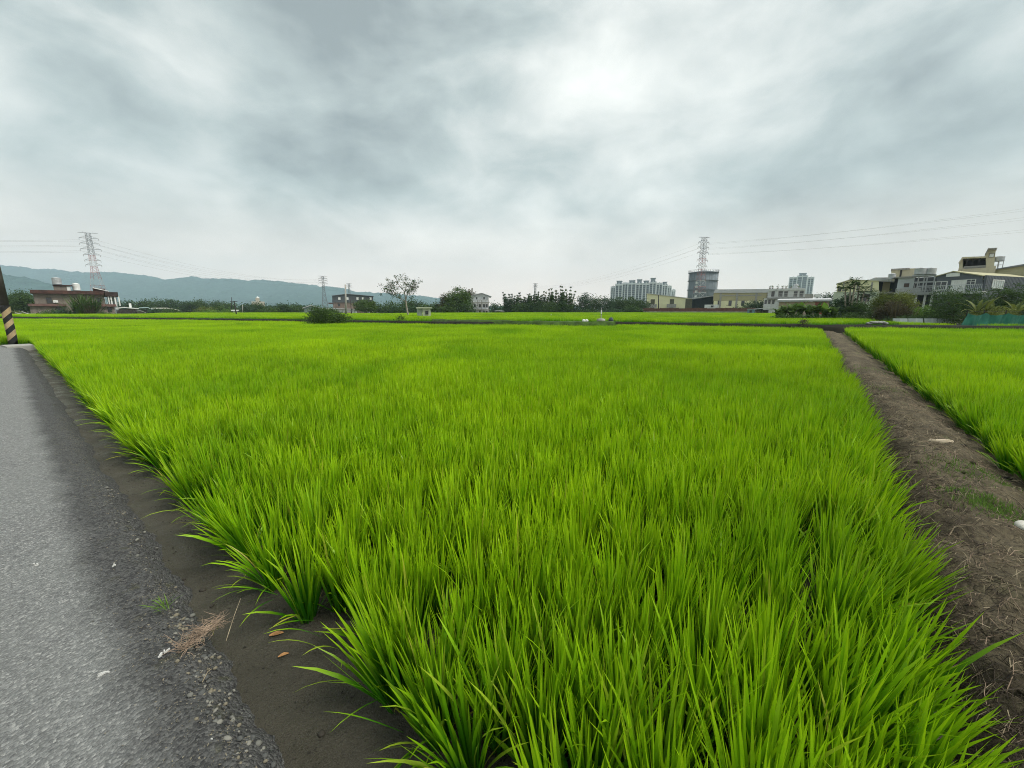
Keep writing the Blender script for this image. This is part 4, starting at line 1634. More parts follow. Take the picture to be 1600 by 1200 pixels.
def apartment(label, pxL, YL, pxR, YR, blocks, group=None, floors=15):
    b = Building('apartment_block', label, 'apartments', pxL, YL, pxR, YR, group)
    for (a0, a1, top, d0, d1, cap) in blocks:
        x0, z1 = b.q(a0, top, d0)
        x1, _ = b.q(a1, top, d0)
        body = MB().box(x0, x1, d0, d1, -0.2, z1).build('block', M_APT, b.o)
        # white fins and window bands of this block
        nf = max(2, int((x1 - x0) / 6.5))
        mb = MB()
        for i in range(nf + 1):
            x = x0 + (x1 - x0) * i / nf
            mb.box(x - 0.7, x + 0.7, d0 - 1.1, d0 - 0.02, 0, z1 + (1.2 if i % 2 else 0))
        mb.box(x0 - 0.6, x1 + 0.6, d0 - 1.35, d0 - 1.12, z1 - 3.2, z1 - 1.0)
        mb.build('white_fins', M_APTW, body)
        mb = MB()
        for k in range(floors):
            z = z1 * (k + 0.35) / floors
            mb.box(x0 + 0.9, x1 - 0.9, d0 - 0.25, d0 - 0.01, z, z + z1 / floors * 0.5)
        mb.build('window_bands', M_APTG, body)
        mb = MB()
        for k in range(floors):
            z = z1 * (k + 0.35) / floors
            mb.box(x0 - 0.25, x0 - 0.01, d0 + 1, d1 - 1, z, z + z1 / floors * 0.5)
            mb.box(x1 + 0.01, x1 + 0.25, d0 + 1, d1 - 1, z, z + z1 / floors * 0.5)
        mb.build('side_windows', M_APTG, body)
        if cap:
            xm0, xm1 = x0 + (x1 - x0) * 0.15, x0 + (x1 - x0) * 0.85
            mb = MB().box(xm0, xm1, d0 + 3, d1 - 3, z1, z1 + cap)
            mb.box(xm0 - 0.8, xm1 + 0.8, d0 + 2, d1 - 2, z1 + cap, z1 + cap + 0.8)
            mb.build('roof_house', M_APT, body)
    return b


apartment('wide stepped grey and white apartment complex behind the cream warehouse', 955, 680, 1055, None,
          [(955, 961.5, 447.5, 6, 26, 0), (962, 972.5, 443.2, 2, 26, 4), (973, 981, 441.6, 4, 26, 0), (981.5, 993.5, 441.5, 0, 24, 3.0), (994, 1004, 442, 3, 24, 5), (1004.5, 1015, 442, 0, 24, 3),
           (1015.5, 1025.5, 440, 0, 24, 5), (1026, 1035, 441.8, 2, 24, 0), (1035.5, 1043, 444, 0, 24, 3), (1043.5, 1049, 446.5, 3, 24, 0), (1049.5, 1055, 452.5, 4, 24, 0)])
apartment('pair of tall pale apartment towers rising behind the white flat roofed house', 1233, 880, 1272, 900,
          [(1234, 1245.5, 433, 2, 24, 0), (1246.5, 1262, 430.5, 0, 24, 4), (1263, 1272, 433, 3, 24, 0)], floors=18)

# --- netted cylindrical tank
def big_tank():
    Y = 380
    a, c = at(1075.5, 470, Y), at(1115.5, 470, Y)
    r = (c.x - a.x) / 2
    z = at(1096, 424, Y - r).z - ZT
    t = thing('storage_tank', 'huge dark grey cylindrical storage tank behind the red and white pylon', 'tank', ((a.x + c.x) / 2, Y, ZT))
    m = mat('tank_grey', (0.150, 0.178, 0.200), 0.7, 0.12, 0.08, stain=(0.105, 0.122, 0.135))
    MB().lathe([(r, 0), (r, z), (r * 0.98, z), (0.2, z + 2.2)], 48).build('shell', m, t, True)
    m2 = mat('tank_walkway', (0.145, 0.165, 0.18), 0.7, 0.1, 0.2)
    for k in (0.30, 0.55, 0.78, 0.985):
        MB().lathe([(r + 0.02, z * k), (r + 1.0, z * k), (r + 1.0, z * k + 0.5), (r + 0.02, z * k + 0.5)], 48).build('walkway', m2, t)
    for q in range(24):
        an = 2 * math.pi * q / 24
        x, y = (r + 0.5) * math.cos(an), (r + 0.5) * math.sin(an)
        MB().tube([(x, y, 0), (x, y, z + 1.2)], 0.12, 5).build('column', m2, t)
    mb = MB()
    for q in range(48):
        a0, a1 = 2 * math.pi * q / 48, 2 * math.pi * (q + 1) / 48
        mb.tube([((r + 0.9) * math.cos(a0), (r + 0.9) * math.sin(a0), z + 1.9), ((r + 0.9) * math.cos(a1), (r + 0.9) * math.sin(a1), z + 1.9)], 0.08, 4)
        mb.tube([((r + 0.9) * math.cos(a0), (r + 0.9) * math.sin(a0), z + 0.4), ((r + 0.9) * math.cos(a0), (r + 0.9) * math.sin(a0), z + 1.9)], 0.06, 4)
    mb.build('railing', m2, t)
    for k in (0.35, 0.48, 0.60, 0.70):
        an = math.radians(222)
        x, y = (r + 0.2) * math.cos(an), (r + 0.2) * math.sin(an)
        o = MB().box(-1.0, 1.0, -0.3, 0.3, 0, 1.9).build('hatch', WHITEPL, t)
        o.location = (x, y, z * k)
        o.rotation_euler = (0, 0, an + math.pi / 2)


big_tank()

# --- cream warehouses and yard
M_CREAM = mat('cream_sheet', (0.80, 0.78, 0.50), 0.65, 0.05, 0.4, ribs=3)
M_KHAKI = mat('khaki_sheet', (0.42, 0.38, 0.22), 0.65, 0.06, 0.4, ribs=3)
M_SHADEIN = mat('interior_shade', (0.025, 0.028, 0.032), 0.9, 0.2)  # near-black colour paints in the shade inside open sheds and bays
M_SHEETROOF = mat('grey_sheet_roof', (0.52, 0.53, 0.54), 0.55, 0.08, 0.4, ribs=3)
b = Building('cream_warehouse', 'long cream warehouse wall receding behind the brick yard wall, left one', 'warehouse', 1010.5, 190, 1080, None)
zt = b.q(1045, 464)[1]
b.poly('wall', M_CREAM, [(1010.5, 458.6), (1080, 466.6), (1080, 488), (1010.5, 488)], 0, 16)
b.poly('roof', M_SHEETROOF, [(1010, 457.9), (1080.5, 466.0), (1080.5, 466.7), (1010, 458.5)], -0.5, 16.5)
for px in (1020, 1050, 1074.5, 1078):
    x = b.q(px, 470)[0]
    MB().box(x - 0.9, x + 0.9, -0.15, -0.01, 0, zt - 1.0).build('pilaster', mat('dark_olive', (0.10, 0.095, 0.06), 0.8, 0.2), b.o)
for px in (1019, 1049):
    x = b.q(px, 478)[0]
    MB().box(x - 2, x + 2, -1.6, -0.2, 2.3, 3.9).build('wall_unit', M_CONC, b.o)
pole(1029, 461, 160, 0.22, 0.16, 'slim dark pole before the left cream warehouse', M_WOOD)
b = Building('dark_open_shed', 'dark open fronted shed with pale slanted roof below the storage tank', 'shed', 1081, 216, 1117)
b.poly('back_wall', M_SHADEIN, [(1081, 467.2), (1117, 462.4), (1117, 486), (1081, 486)], 9, 9.4)
b.poly('side_wall', M_SHADEIN, [(1081, 467.5), (1082.2, 467.3), (1082.2, 486), (1081, 486)], 0.2, 9)
b.poly('side_wall', M_SHADEIN, [(1115.6, 463), (1117, 462.6), (1117, 486), (1115.6, 486)], 0.2, 9)
b.poly('roof', M_SHEETROOF, [(1080.5, 466.4), (1117.5, 461.2), (1117.5, 462.2), (1080.5, 467.4)], -0.6, 10)
b = Building('white_container', 'white site container in front of the dark open shed', 'container', 1101, 175, 1122, 176)
b.box('body', WHITEPL, 1101, 476, 1122, 486, 0, 3, ground=True)
b.window(1111, 477.5, 1114.5, 480, 0, 2, DARKFRAME)
b = Building('cream_warehouse', 'cream and khaki warehouse with grey roof right of the pylon', 'warehouse', 1116, 198, 1201, None, None, 4)
b.box('lower_wall', M_CREAM, 1116, 469.6, 1201, 486, 0, 30, ground=True)
b.box('upper_wall', M_KHAKI, 1116, 457.6, 1201, 469.5, -0.05, 30)
b.poly('roof', M_SHEETROOF, [(1115, 457.6), (1117.5, 452.2), (1202, 451.4), (1202, 457.2)], -0.6, 14)
b.poly('roof_back', M_SHEETROOF, [(1117.5, 452.3), (1202, 451.5), (1202, 457), (1117, 457.5)], 14.1, 30)
for px in (1125.5, 1151, 1181, 1199):
    b.box('downpipe', M_CONC, px - 0.4, 458.2, px + 0.4, 481, -0.3, -0.06)
for a0 in (1122, 1139, 1159, 1178):
    b.window(a0, 469.9, a0 + 3.4, 477.6, -0.06, 1, DARKFRAME, name='louvre')
b.box('gutter_line', M_CONC, 1124, 461.4, 1190, 461.9, -0.2, -0.06)
# red brick yard wall on a concrete footing
b = Building('brick_yard_wall', 'long low red brick yard wall on a grey footing', 'wall', 1005, 140, 1182, 140)
M_REDBRICK = mat('red_brick', (0.150, 0.070, 0.052), 0.9, 0.25, 1.5, bump=0.4, bscale=8)
x0, z1 = b.q(1005, 481.4)
x1, _ = b.q(1182, 481.4)
zc = b.q(1005, 486.2)[1]
npan = 12
for i in range(npan):
    w = (x1 - x0) / npan
    MB().box(x0 + i * w + 0.14, x0 + (i + 1) * w - 0.14, 0, 0.24, zc, z1 - 0.1 * (i % 3 == 1)).build('brick_panel', M_REDBRICK, b.o)
    MB().box(x0 + i * w - 0.14, x0 + i * w + 0.14, -0.05, 0.3, zc, z1 + 0.08).build('pier', M_REDBRICK, b.o)
MB().box(x0, x1, -0.12, 0.4, -0.1, zc - 0.003).build('footing', mat('grey_footing', (0.28, 0.27, 0.24), 0.95, 0.25, 0.8, stain=(0.13, 0.14, 0.09)), b.o)
bush(1084, 1104, 485.5, 137, 'low weeds before the brick yard wall, left patch', 'mid')
bush(1120, 1158, 486, 137, 'long low weeds before the brick yard wall, right patch', 'blue')
tree(1140, 1165, 480, 145, 'dark bush growing over the brick yard wall', 'dark', low=0.0, name='leafy_bush', cat='bush')
tree(1164, 1184, 470, 152, 'dark tree left of the white flat roofed house', 'dark', low=0.0)
tree(1180, 1200, 468.5, 150, 'dark tree before the right end of the khaki warehouse', 'dark', low=0.0)
bush(1150, 1170, 483, 133, 'low yellowish bush left of the blue hut', 'yellow')

# --- white flat roofed house
M_WH2 = mat('white_render', (0.60, 0.62, 0.60), 0.75, 0.08, 0.7, stain=(0.34, 0.35, 0.33))
b = Building('white_flat_house', 'white flat roofed house with balcony and plant pots on its roof', 'house', 1193, 146, 1258, 143)
b.box('upper_wall', M_WH2, 1201, 452.6, 1257, 466, 0.5, 11)
b.box('lower_wall', M_WH2, 1194, 466.2, 1256, 490, 0, 11, ground=True)
b.box('parapet', M_WH2, 1200.5, 451.2, 1257.8, 453.2, 0.2, 11.3)
b.box('floor_slab', mat('slab_grey', (0.30, 0.30, 0.29), 0.85, 0.15), 1199, 465, 1258, 466.6, -0.9, 0.48)
b.railing(WHITEPL, 1215, 1257, 459, 465, -0.8, 22)
for a0, a1 in ((1206, 1209.5), (1217, 1222), (1226, 1230), (1241, 1245), (1250, 1254.5)):
    b.window(a0, 455.5, a1, 463, 0.5, 2, DARKFRAME)
for a0, a1 in ((1195.3, 1197.5), (1200.8, 1203.4), (1207, 1209.6)):
    b.window(a0, 468.8, a1, 474.5, 0, 1, DARKFRAME)
b.box('neighbour_wing', M_CONC, 1258.2, 459.5, 1270, 466, 2, 9)
b.box('neighbour_wing', WHITEPL, 1273, 459.6, 1281, 464, 3, 9)
for i, px in enumerate((1203, 1207, 1215, 1222.5, 1228, 1236, 1248)):
    x, z = b.q(px, 451.3, 1)
    p = b.local(px, 451.3, 1)
    t = thing('potted_plant', 'small dark potted plant on the parapet of the white flat roofed house', 'plant', (p.x, p.y, p.z), 0, 'potted plants on the white house roof')
    MB().lathe([(0.22, 0), (0.3, 0.45), (0.26, 0.45)], 10).build('pot', M_BRICKY, t, True)
    mb = MB()
    r = random.Random(i)
    for _ in range(26):
        leaf_quad(mb, (r.gauss(0, 0.22), r.gauss(0, 0.22), 0.6 + abs(r.gauss(0, 0.3))), 0.35, r, r.random())
    mb.build('foliage', LEAF['dark'], t)
water_tank(1240.5, 1246.5, 443.5, 451.5, 147, 'grey water tank on the white flat roofed house before the apartment towers')
tree(1280, 1305, 456.5, 160, 'hazy tree above the long peach shed', 'blue', low=0.0)

# --- long peach shed and small huts
M_PEACH = mat('peach_wall', (0.50, 0.38, 0.28), 0.85, 0.12, 0.5, stain=(0.50, 0.46, 0.42))
b = Building('peach_shed', 'long low peach walled shed with pale grey roof', 'shed', 1214, 118, 1301, 84)
x0, z1 = b.q(1214, 470)
x1, _ = b.q(1301, 463)
MB().box(x0 + 0.5, x1 - 0.5, 0.6, 9, -0.1, z1 - 0.3).build('wall', M_PEACH, b.o)
MB().prism([(x0, z1 - 0.25), (x1, z1 - 0.25), (x1, z1 + 0.22), (x0, z1 + 0.22)], -0.6, 2.0).build('roof_slope', M_SHEETROOF, b.o)
o = MB().box(x0, x1, -0.5, 9.5, -0.06, 0.06).build('roof', M_SHEETROOF, b.o)
o.location = (0, 0, z1 + 0.2)
o.rotation_euler = (math.radians(3), 0, 0)
MB().box(x0 + 9, x0 + 11.5, 0.55, 0.59, 0.2, z1 - 0.4).build('rusty_panel', mat('rust_panel', (0.30, 0.10, 0.06), 0.9, 0.25), b.o)
b = Building('low_roofed_shelter', 'low shelter with thin pale roof right of the blue hut', 'shed', 1179, 106, 1226, 104)
b.poly('roof', WHITEPL, [(1177, 482.6), (1200, 480.4), (1226, 481.4), (1226, 482.4), (1200, 481.6), (1177, 483.6)], -0.6, 6)
b.box('wall', M_PINKWALL, 1181, 484, 1200, 492, 3, 5.5, ground=True)
b.box('white_door', WHITEPL, 1202, 483, 1206, 492, 0, 0.15, ground=True)
for px in (1180, 1190, 1212, 1224):
    b.post('post', M_WOOD, px, 482.5, 492, -0.3, 0.08)
b = Building('blue_hut', 'small blue grey hut at the paddy edge', 'hut', 1168, 105, 1178, 105.3)
b.box('wall', mat('blue_hut_wall', (0.17, 0.28, 0.36), 0.75, 0.12), 1168, 483.4, 1178.5, 492, 0, 2.2, ground=True)
b.box('roof', M_SHEETROOF, 1167, 482.6, 1179, 483.4, -0.3, 2.6)
b.window(1171.5, 485, 1174.2, 488, 0, 1, DARKFRAME)

# --- cream building and the cluster right of it
M_MINT = mat('pale_mint_render', (0.50, 0.56, 0.44), 0.8, 0.1, 0.5, stain=(0.33, 0.36, 0.30))
b = Building('cream_gable_building', 'cream metal building with low gable above a pale mint ground floor', 'building', 1307.5, 84, 1373.5, 75)
b.poly('upper_wall', M_CREAM, [(1307.5, 456), (1373.3, 455.4), (1373.3, 439), (1329, 437.4), (1307.5, 443.6)], -0.05, 11)
b.box('lower_wall', M_MINT, 1303, 456, 1367, 500, 0.1, 11, ground=True)
b.gable(mat('cream_trim_roof', (0.55, 0.54, 0.40), 0.6, 0.08), (1306.5, 443.4), (1329, 436.4), (1374, 438.4), 0, 11, 0.10, 0.3)
b.window(1310, 450.5, 1313.5, 455, -0.05, 1, DARKFRAME)
b.window(1346, 460, 1357, 470, 0.1, 2, DARKFRAME)
b.window(1322, 462, 1330, 470, 0.1, 2, DARKFRAME)
for px in (1318, 1340, 1362):
    b.box('downpipe', M_CONC, px - 0.25, 441, px + 0.25, 455, -0.12, -0.055)
b.poly('verandah_roof', M_SHEETROOF, [(1373.6, 438.2), (1398, 439.4), (1398, 440.4), (1373.6, 439.3)], 0.5, 9)
b.box('verandah_wall', M_SHADEIN, 1373.6, 440.5, 1380, 456, 3, 9)
b.box('verandah_wall', M_KHAKI, 1380.2, 440.6, 1389, 456, 2.4, 9)
b.box('verandah_wall', M_SHADEIN, 1389.2, 440.6, 1398, 456, 3, 9)
b.box('verandah_floor', M_CONC, 1367.5, 456.4, 1398, 458.2, 0.2, 9)
b.box('verandah_base', mat('brown_base', (0.10, 0.085, 0.075), 0.9, 0.2), 1367.5, 458.3, 1398, 500, 3, 9, ground=True)
b.poly('rear_roof', mat('rear_roof_grey', (0.34, 0.37, 0.37), 0.7, 0.1), [(1357, 437.6), (1367, 433.6), (1388, 433.4), (1393, 438.5)], 11.6, 16)
M_BEIGE = mat('beige_sheet', (0.52, 0.48, 0.34), 0.75, 0.08, 0.6, stain=(0.36, 0.32, 0.24))
b = Building('beige_roof_room', 'plain beige box room standing behind the silver clad wall', 'building', 1393, 86, 1421, 83)
b.box('wall', M_BEIGE, 1393.5, 421, 1420, 500, 0, 5, ground=True)
b.box('roof', M_CONC, 1392.5, 420, 1421.5, 421, -0.3, 5.3)
b.box('corner_trim', M_WOOD, 1407, 421, 1408, 433, -0.08, -0.01)
water_tank(1390, 1397.6, 427, 436, 79, 'small pale water tank above the verandah roof of the cream building', pyfoot=440)
M_SILVER = mat('silver_sheet', (0.48, 0.52, 0.54), 0.45, 0.08, 0.6, ribs=4, metal=0.3)
b = Building('silver_clad_house', 'house with silver sheet cladding and a steel framed terrace', 'house', 1398, 77, 1463, 71)
b.box('upper_wall', M_SILVER, 1404, 433.6, 1426, 452, 0, 8)
b.box('bay_shade_box', M_SHADEIN, 1398.3, 434.6, 1403.8, 456, 1.5, 8)  # solid box, its near-black colour stands for the bay's shade
b.box('roof_edge', M_CONC, 1397, 432.6, 1427, 433.5, -0.4, 8.4)
b.window(1413.5, 443.2, 1419.5, 448.2, 0, 1, DARKFRAME, mat('brown_pane', (0.09, 0.06, 0.05), 0.4, 0.2))
b.box('lower_wall', M_SHADEIN, 1400, 459, 1463, 500, 2.5, 8, ground=True)
b.box('rear_wall', mat('terrace_back', (0.07, 0.075, 0.08), 0.8, 0.2), 1426.3, 434, 1462, 456.5, 4.5, 8)
b.box('terrace_slab', mat('terrace_slab_grey', (0.36, 0.38, 0.38), 0.8, 0.12), 1397, 457.4, 1463, 460.2, -0.6, 8)
b.railing(mat('railing_grey', (0.50, 0.53, 0.54), 0.5, 0.08), 1400, 1462, 450.5, 457.3, -0.5, 30)
b.box('parapet_panel', mat('parapet_grey', (0.44, 0.46, 0.45), 0.8, 0.12, stain=(0.26, 0.27, 0.26)), 1401, 451, 1438, 457.3, -0.3, -0.15)
M_GALV = mat('galvanised_steel', (0.42, 0.45, 0.46), 0.5, 0.1, 1, metal=0.3)
for px in (1426.8, 1436, 1445, 1449.5, 1461):
    b.post('frame_post', M_GALV, px, 431.5, 457, 0.3, 0.09)
b.box('frame_beam', M_GALV, 1426, 430.4, 1463, 431.6, 0.15, 0.45)
b.box('frame_beam', M_GALV, 1426, 440.2, 1462, 441, 0.2, 0.4)
b.box('frame_beam', M_GALV, 1434, 446.6, 1462, 447.2, 0.2, 0.4)
b.box('tank_deck', M_GALV, 1425.6, 429.9, 1463, 430.4, 0, 3.4)
for px in (1432, 1446, 1457):
    b.post('ground_post', WHITEPL, px, 460.5, 500, 0.2, 0.16)
b.window(1430, 443, 1435, 450, 4.5, 1, FRAME)
water_tank(1432.2, 1444.6, 418, 429, 73.8, 'left one of two steel water tanks on the steel frame', pyfoot=430)
water_tank(1448, 1459.6, 418, 429, 73.2, 'right one of two steel water tanks on the steel frame', pyfoot=430)

# --- dark grey corrugated house with rooftop rooms
M_GREYHOUSE = mat('grey_corrugated', (0.110, 0.125, 0.140), 0.55, 0.06, 0.5, ribs=6)
M_TANROOF = mat('tan_roof', (0.42, 0.40, 0.25), 0.7, 0.08, 0.4, ribs=3)
b = Building('grey_corrugated_house', 'dark grey corrugated house with tan roof at the right edge', 'house', 1463, 70, 1535, None, None, -22)
D = 26
b.poly('front_wall', M_GREYHOUSE, [(1464, 503), (1534.6, 503), (1534.6, 430.2), (1491, 424.2), (1464, 431.6)], 0, 0.25)
x1 = b.q(1534.6, 460)[0]
x0 = b.q(1464, 460)[0]
ze = b.q(1534.6, 430.2)[1]
sw = MB().box(x1 - 0.25, x1, 0.26, D, -0.2, ze).build('side_wall', mat('grey_corrugated_shaded', (0.095, 0.108, 0.122), 0.55, 0.06, 0.5), b.o)  # darker copy of the front sheet: side wall shade put into the colour
for i in range(int(D / 0.45)):
    MB().box(x1 + 0.002, x1 + 0.03, 0.3 + i * 0.45, 0.36 + i * 0.45, 0.0, ze - 0.05).build('seam', sw.data.materials[0], sw)
MB().box(x0, x0 + 0.25, 0.26, D, -0.2, ze).build('side_wall', M_GREYHOUSE, b.o)
b.gable(M_TANROOF, (1462.6, 431.2), (1491, 423.4), (1536, 429.8), 0, D, 0.14, 0.25)
b.box('blank_sign', WHITEPL, 1479, 426.8, 1499, 431.6, -0.12, -0.01)
b.window(1462.8, 441, 1477.5, 452.6, -0.01, 2, FRAME, nh=1)
b.window(1488.5, 439, 1505.5, 456.4, -0.01, 4, FRAME, WHITEPL, name='glazed_door', nh=2)
b.window(1511.6, 437.2, 1523, 443.6, -0.01, 2, FRAME, nh=1)
b.railing(M_GALV, 1462, 1532, 446.5, 456.6, -1.6, 26)
b.box('balcony_slab', mat('balcony_grey', (0.40, 0.42, 0.42), 0.8, 0.12), 1463.5, 456.7, 1533, 458.4, -1.7, -0.01)
# window in the side wall
def side_d(px):
    v = pix_dir(px, 440)
    dx = Vector((v.x, v.y))
    t_ = (x1 + b.e.dot(b.A)) / b.e.dot(dx)
    return b.n.dot(dx * t_ - b.A)


sy0, sy1 = side_d(1550.5), side_d(1567.5)
mb = MB()
zz0, zz1 = ze - 1.9, ze - 0.75
for y0, y1, z0, z1 in ((sy0, sy1, zz1, zz1 + .12), (sy0, sy1, zz0 - .12, zz0), (sy0 - .12, sy0, zz0 - .12, zz1 + .12), (sy1, sy1 + .12, zz0 - .12, zz1 + .12)):
    mb.box(x1 + 0.04, x1 + 0.12, y0, y1, z0, z1)
for k in range(1, 5):
    y = sy0 + (sy1 - sy0) * k / 5
    mb.box(x1 + 0.04, x1 + 0.11, y - .04, y + .04, zz0, zz1)
wn = mb.build('window', FRAME, b.o)
MB().box(x1 + 0.035, x1 + 0.06, sy0, sy1, zz0, zz1).build('pane', mat('pale_pane', (0.36, 0.42, 0.40), 0.2, 0.1, spec=0.5), wn)
# second, higher roof behind
rr2 = Building('grey_ridge_hall', 'higher hall roof with grey ridge behind the corrugated house', 'hall', 1538, 78, 1640, None, None, -25)
rr2.poly('roof', M_TANROOF, [(1536, 427), (1545, 422.6), (1600, 415.4), (1660, 408), (1660, 470), (1536, 470)], 0, 12)
rr2.poly('ridge_cap', mat('ridge_grey', (0.18, 0.20, 0.22), 0.5, 0.1), [(1543, 422), (1600, 412.4), (1660, 403), (1660, 407), (1600, 415.2), (1545, 422.5)], -0.4, 12.4)
# rooftop rooms
b = Building('rooftop_room', 'open beige rooftop room with a taller stair tower above the corrugated house', 'building', 1498, 80, 1556)
b.box('floor', M_BEIGE, 1498, 418.5, 1545, 470, 0, 7, ground=True)
b.box('back_wall', mat('dark_brown_wall', (0.055, 0.048, 0.045), 0.9, 0.2), 1503, 404.5, 1540, 418.4, 5, 5.3)
b.poly('side_wall', M_BEIGE, [(1498.3, 418.4), (1504, 418.4), (1505, 402.8), (1498.5, 410)], 0.2, 5)
b.poly('roof', M_BEIGE, [(1497.5, 410.6), (1503.5, 401.6), (1541, 400.2), (1541, 402.8), (1505, 404.2), (1499.5, 411)], -0.2, 6)
b.box('low_parapet', M_CONC, 1506, 416.2, 1540, 418.4, 0.0, 0.2)
b.poly('stair_tower', M_BEIGE, [(1541, 419), (1553, 419), (1556, 389.5), (1544, 389.5), (1540, 398)], 0.3, 5)
b.poly('tower_roof', M_CONC, [(1539, 396.5), (1544, 387.6), (1558.5, 387), (1556, 390), (1545, 389.4), (1540.5, 398)], -0.2, 5.4)
b.window(1546.5, 396.5, 1552.5, 401.5, 0.3, 1, DARKFRAME, WHITEPL)
for px in (1512, 1521, 1531):
    b.post('post', M_WOOD, px, 403.5, 416.5, 0.15, 0.08)
water_tank(1557, 1566.6, 400, 408, 78, 'steel water tank on tall legs right of the rooftop stair tower', pyfoot=420)

# --- vegetation before the right hand buildings
def papaya(px0, Y, crowns, label):
    r = random.Random(int(px0))
    foot = at(px0, 500, Y)
    t = thing('papaya_tree', label, 'tree', (foot.x, Y, ZT))
    for (px, py, rad) in crowns:
        c = at(px, py, Y)
        top = Vector((c.x - foot.x, r.uniform(-0.6, 0.6), c.z - ZT))
        MB().tube([(top.x * 0.5, 0, -0.1), (top.x * 0.8, top.y * 0.5, top.z * 0.5), tuple(top)], [0.11, 0.09, 0.06], 7).build('trunk', M_PALEBARK, t, True)
        mb = MB()
        for i in range(22):
            ph, el = r.uniform(0, 6.28), r.uniform(-0.3, 0.9)
            d = Vector((math.cos(ph) * math.cos(el), math.sin(ph) * math.cos(el), math.sin(el)))
            tip = top + d * rad * r.uniform(0.7, 1.0)
            mb.tube([tuple(top), tuple(tip)], 0.015, 3, tint=0.6)
            tn = r.random()
            for k in range(7):
                an = -1.5 + k * 0.5
                sd = Vector((-d.y, d.x, 0)).normalized()
                dd = (d * math.cos(an) + sd * math.sin(an) + Vector((0, 0, -0.35))).normalized()
                sw = dd.cross(Vector((0, 0, 1))).normalized()
                L = 0.34 * r.uniform(0.8, 1.2)
                mb.add([tip, tip + dd * L * 0.5 + sw * 0.07, tip + dd * L, tip + dd * L * 0.5 - sw * 0.07], [(0, 1, 2, 3)], tint=tn)
        mb.build('crown', LEAF['dark'], t)


papaya(1331, 45, [(1322, 450, 0.8), (1331, 449, 0.9), (1334, 441, 0.7), (1345, 447.5, 0.95), (1350, 455.5, 0.9), (1352, 463, 0.8)], 'thin papaya tree with tufted crowns before the cream building')
tree(1300, 1345, 460, 46, 'rounded leafy tree under the papaya tufts', 'blue', nb=8, low=0.0)
bush(1326, 1362, 470, 44, 'dark bush right below the papaya tree', 'dark')
for px, py, Y, lb in ((1216, 484, 66, 'leftmost'), (1226, 480, 67, 'second'), (1238, 479, 66, 'third'), (1251, 478, 67, 'fourth'), (1264, 480, 66, 'fifth'), (1277, 479, 66.5, 'sixth'), (1290, 481, 65.5, 'seventh'), (1303, 484, 65, 'rightmost')):
    banana(px, py, Y - 24, '%s banana plant from the left in the row before the peach shed' % lb, 'banana row before the peach shed', 15, 'mid' if px % 3 else 'bright', 0.26)
for i, (a0, a1, top) in enumerate(((1210, 1236, 490), (1230, 1260, 489), (1256, 1288, 490), (1284, 1316, 489), (1310, 1345, 490))):
    bush(a0, a1, top, 41.2, 'low dark undergrowth at the foot of the banana row', 'dark', group='undergrowth below the banana row')
bush(1362, 1400, 454, 46, 'olive green bush before the verandah', 'yellow', nb=7)
bush(1388, 1436, 456, 47, 'broad yellowish green bush below the terrace', 'yellow', nb=9)
bush(1376, 1420, 470, 42, 'reddish dry shrub at the foot of the yellowish bush', 'brown', nb=7)
bush(1420, 1470, 478, 42, 'bright green low shrub left of the dark tree', 'bright', nb=7)
bush(1396, 1480, 493, 39.5, 'dark hedge strip behind the white panels', 'dark', nb=10)
grass_plant(1384, 1424, 468, 41.5, 'reedy dry grass clump before the yellowish bush', 'brown', 130, wl=0.03, spread=0.6, name='reed_clump')
tree(1462, 1533, 447, 38, 'large dark green tree before the grey corrugated house', 'dark', nb=11, low=0.0, dens=1.2)
tree(1566, 1640, 438, 37, 'dark broadleaf tree at the right frame edge', 'dark', nb=9, low=0.1, dens=1.2)
bush(1545, 1585, 462, 38, 'dark bush left of the tree at the right edge', 'dark', nb=7)
for px, py, i in ((1530, 472, 0), (1541, 474, 1), (1552, 477, 2), (1590, 474, 3)):
    banana(px, py, 32.5, ['yellowing banana plant right of the large dark tree', 'pale banana plant above the middle of the left net span', 'small banana plant above the green net', 'banana plant near the right frame edge above the net'][i], None, 9, 'yellow', 0.09)
bush(1520, 1610, 479, 31.8, 'pale yellowish shrubs right behind the green net', 'yellow', nb=10)

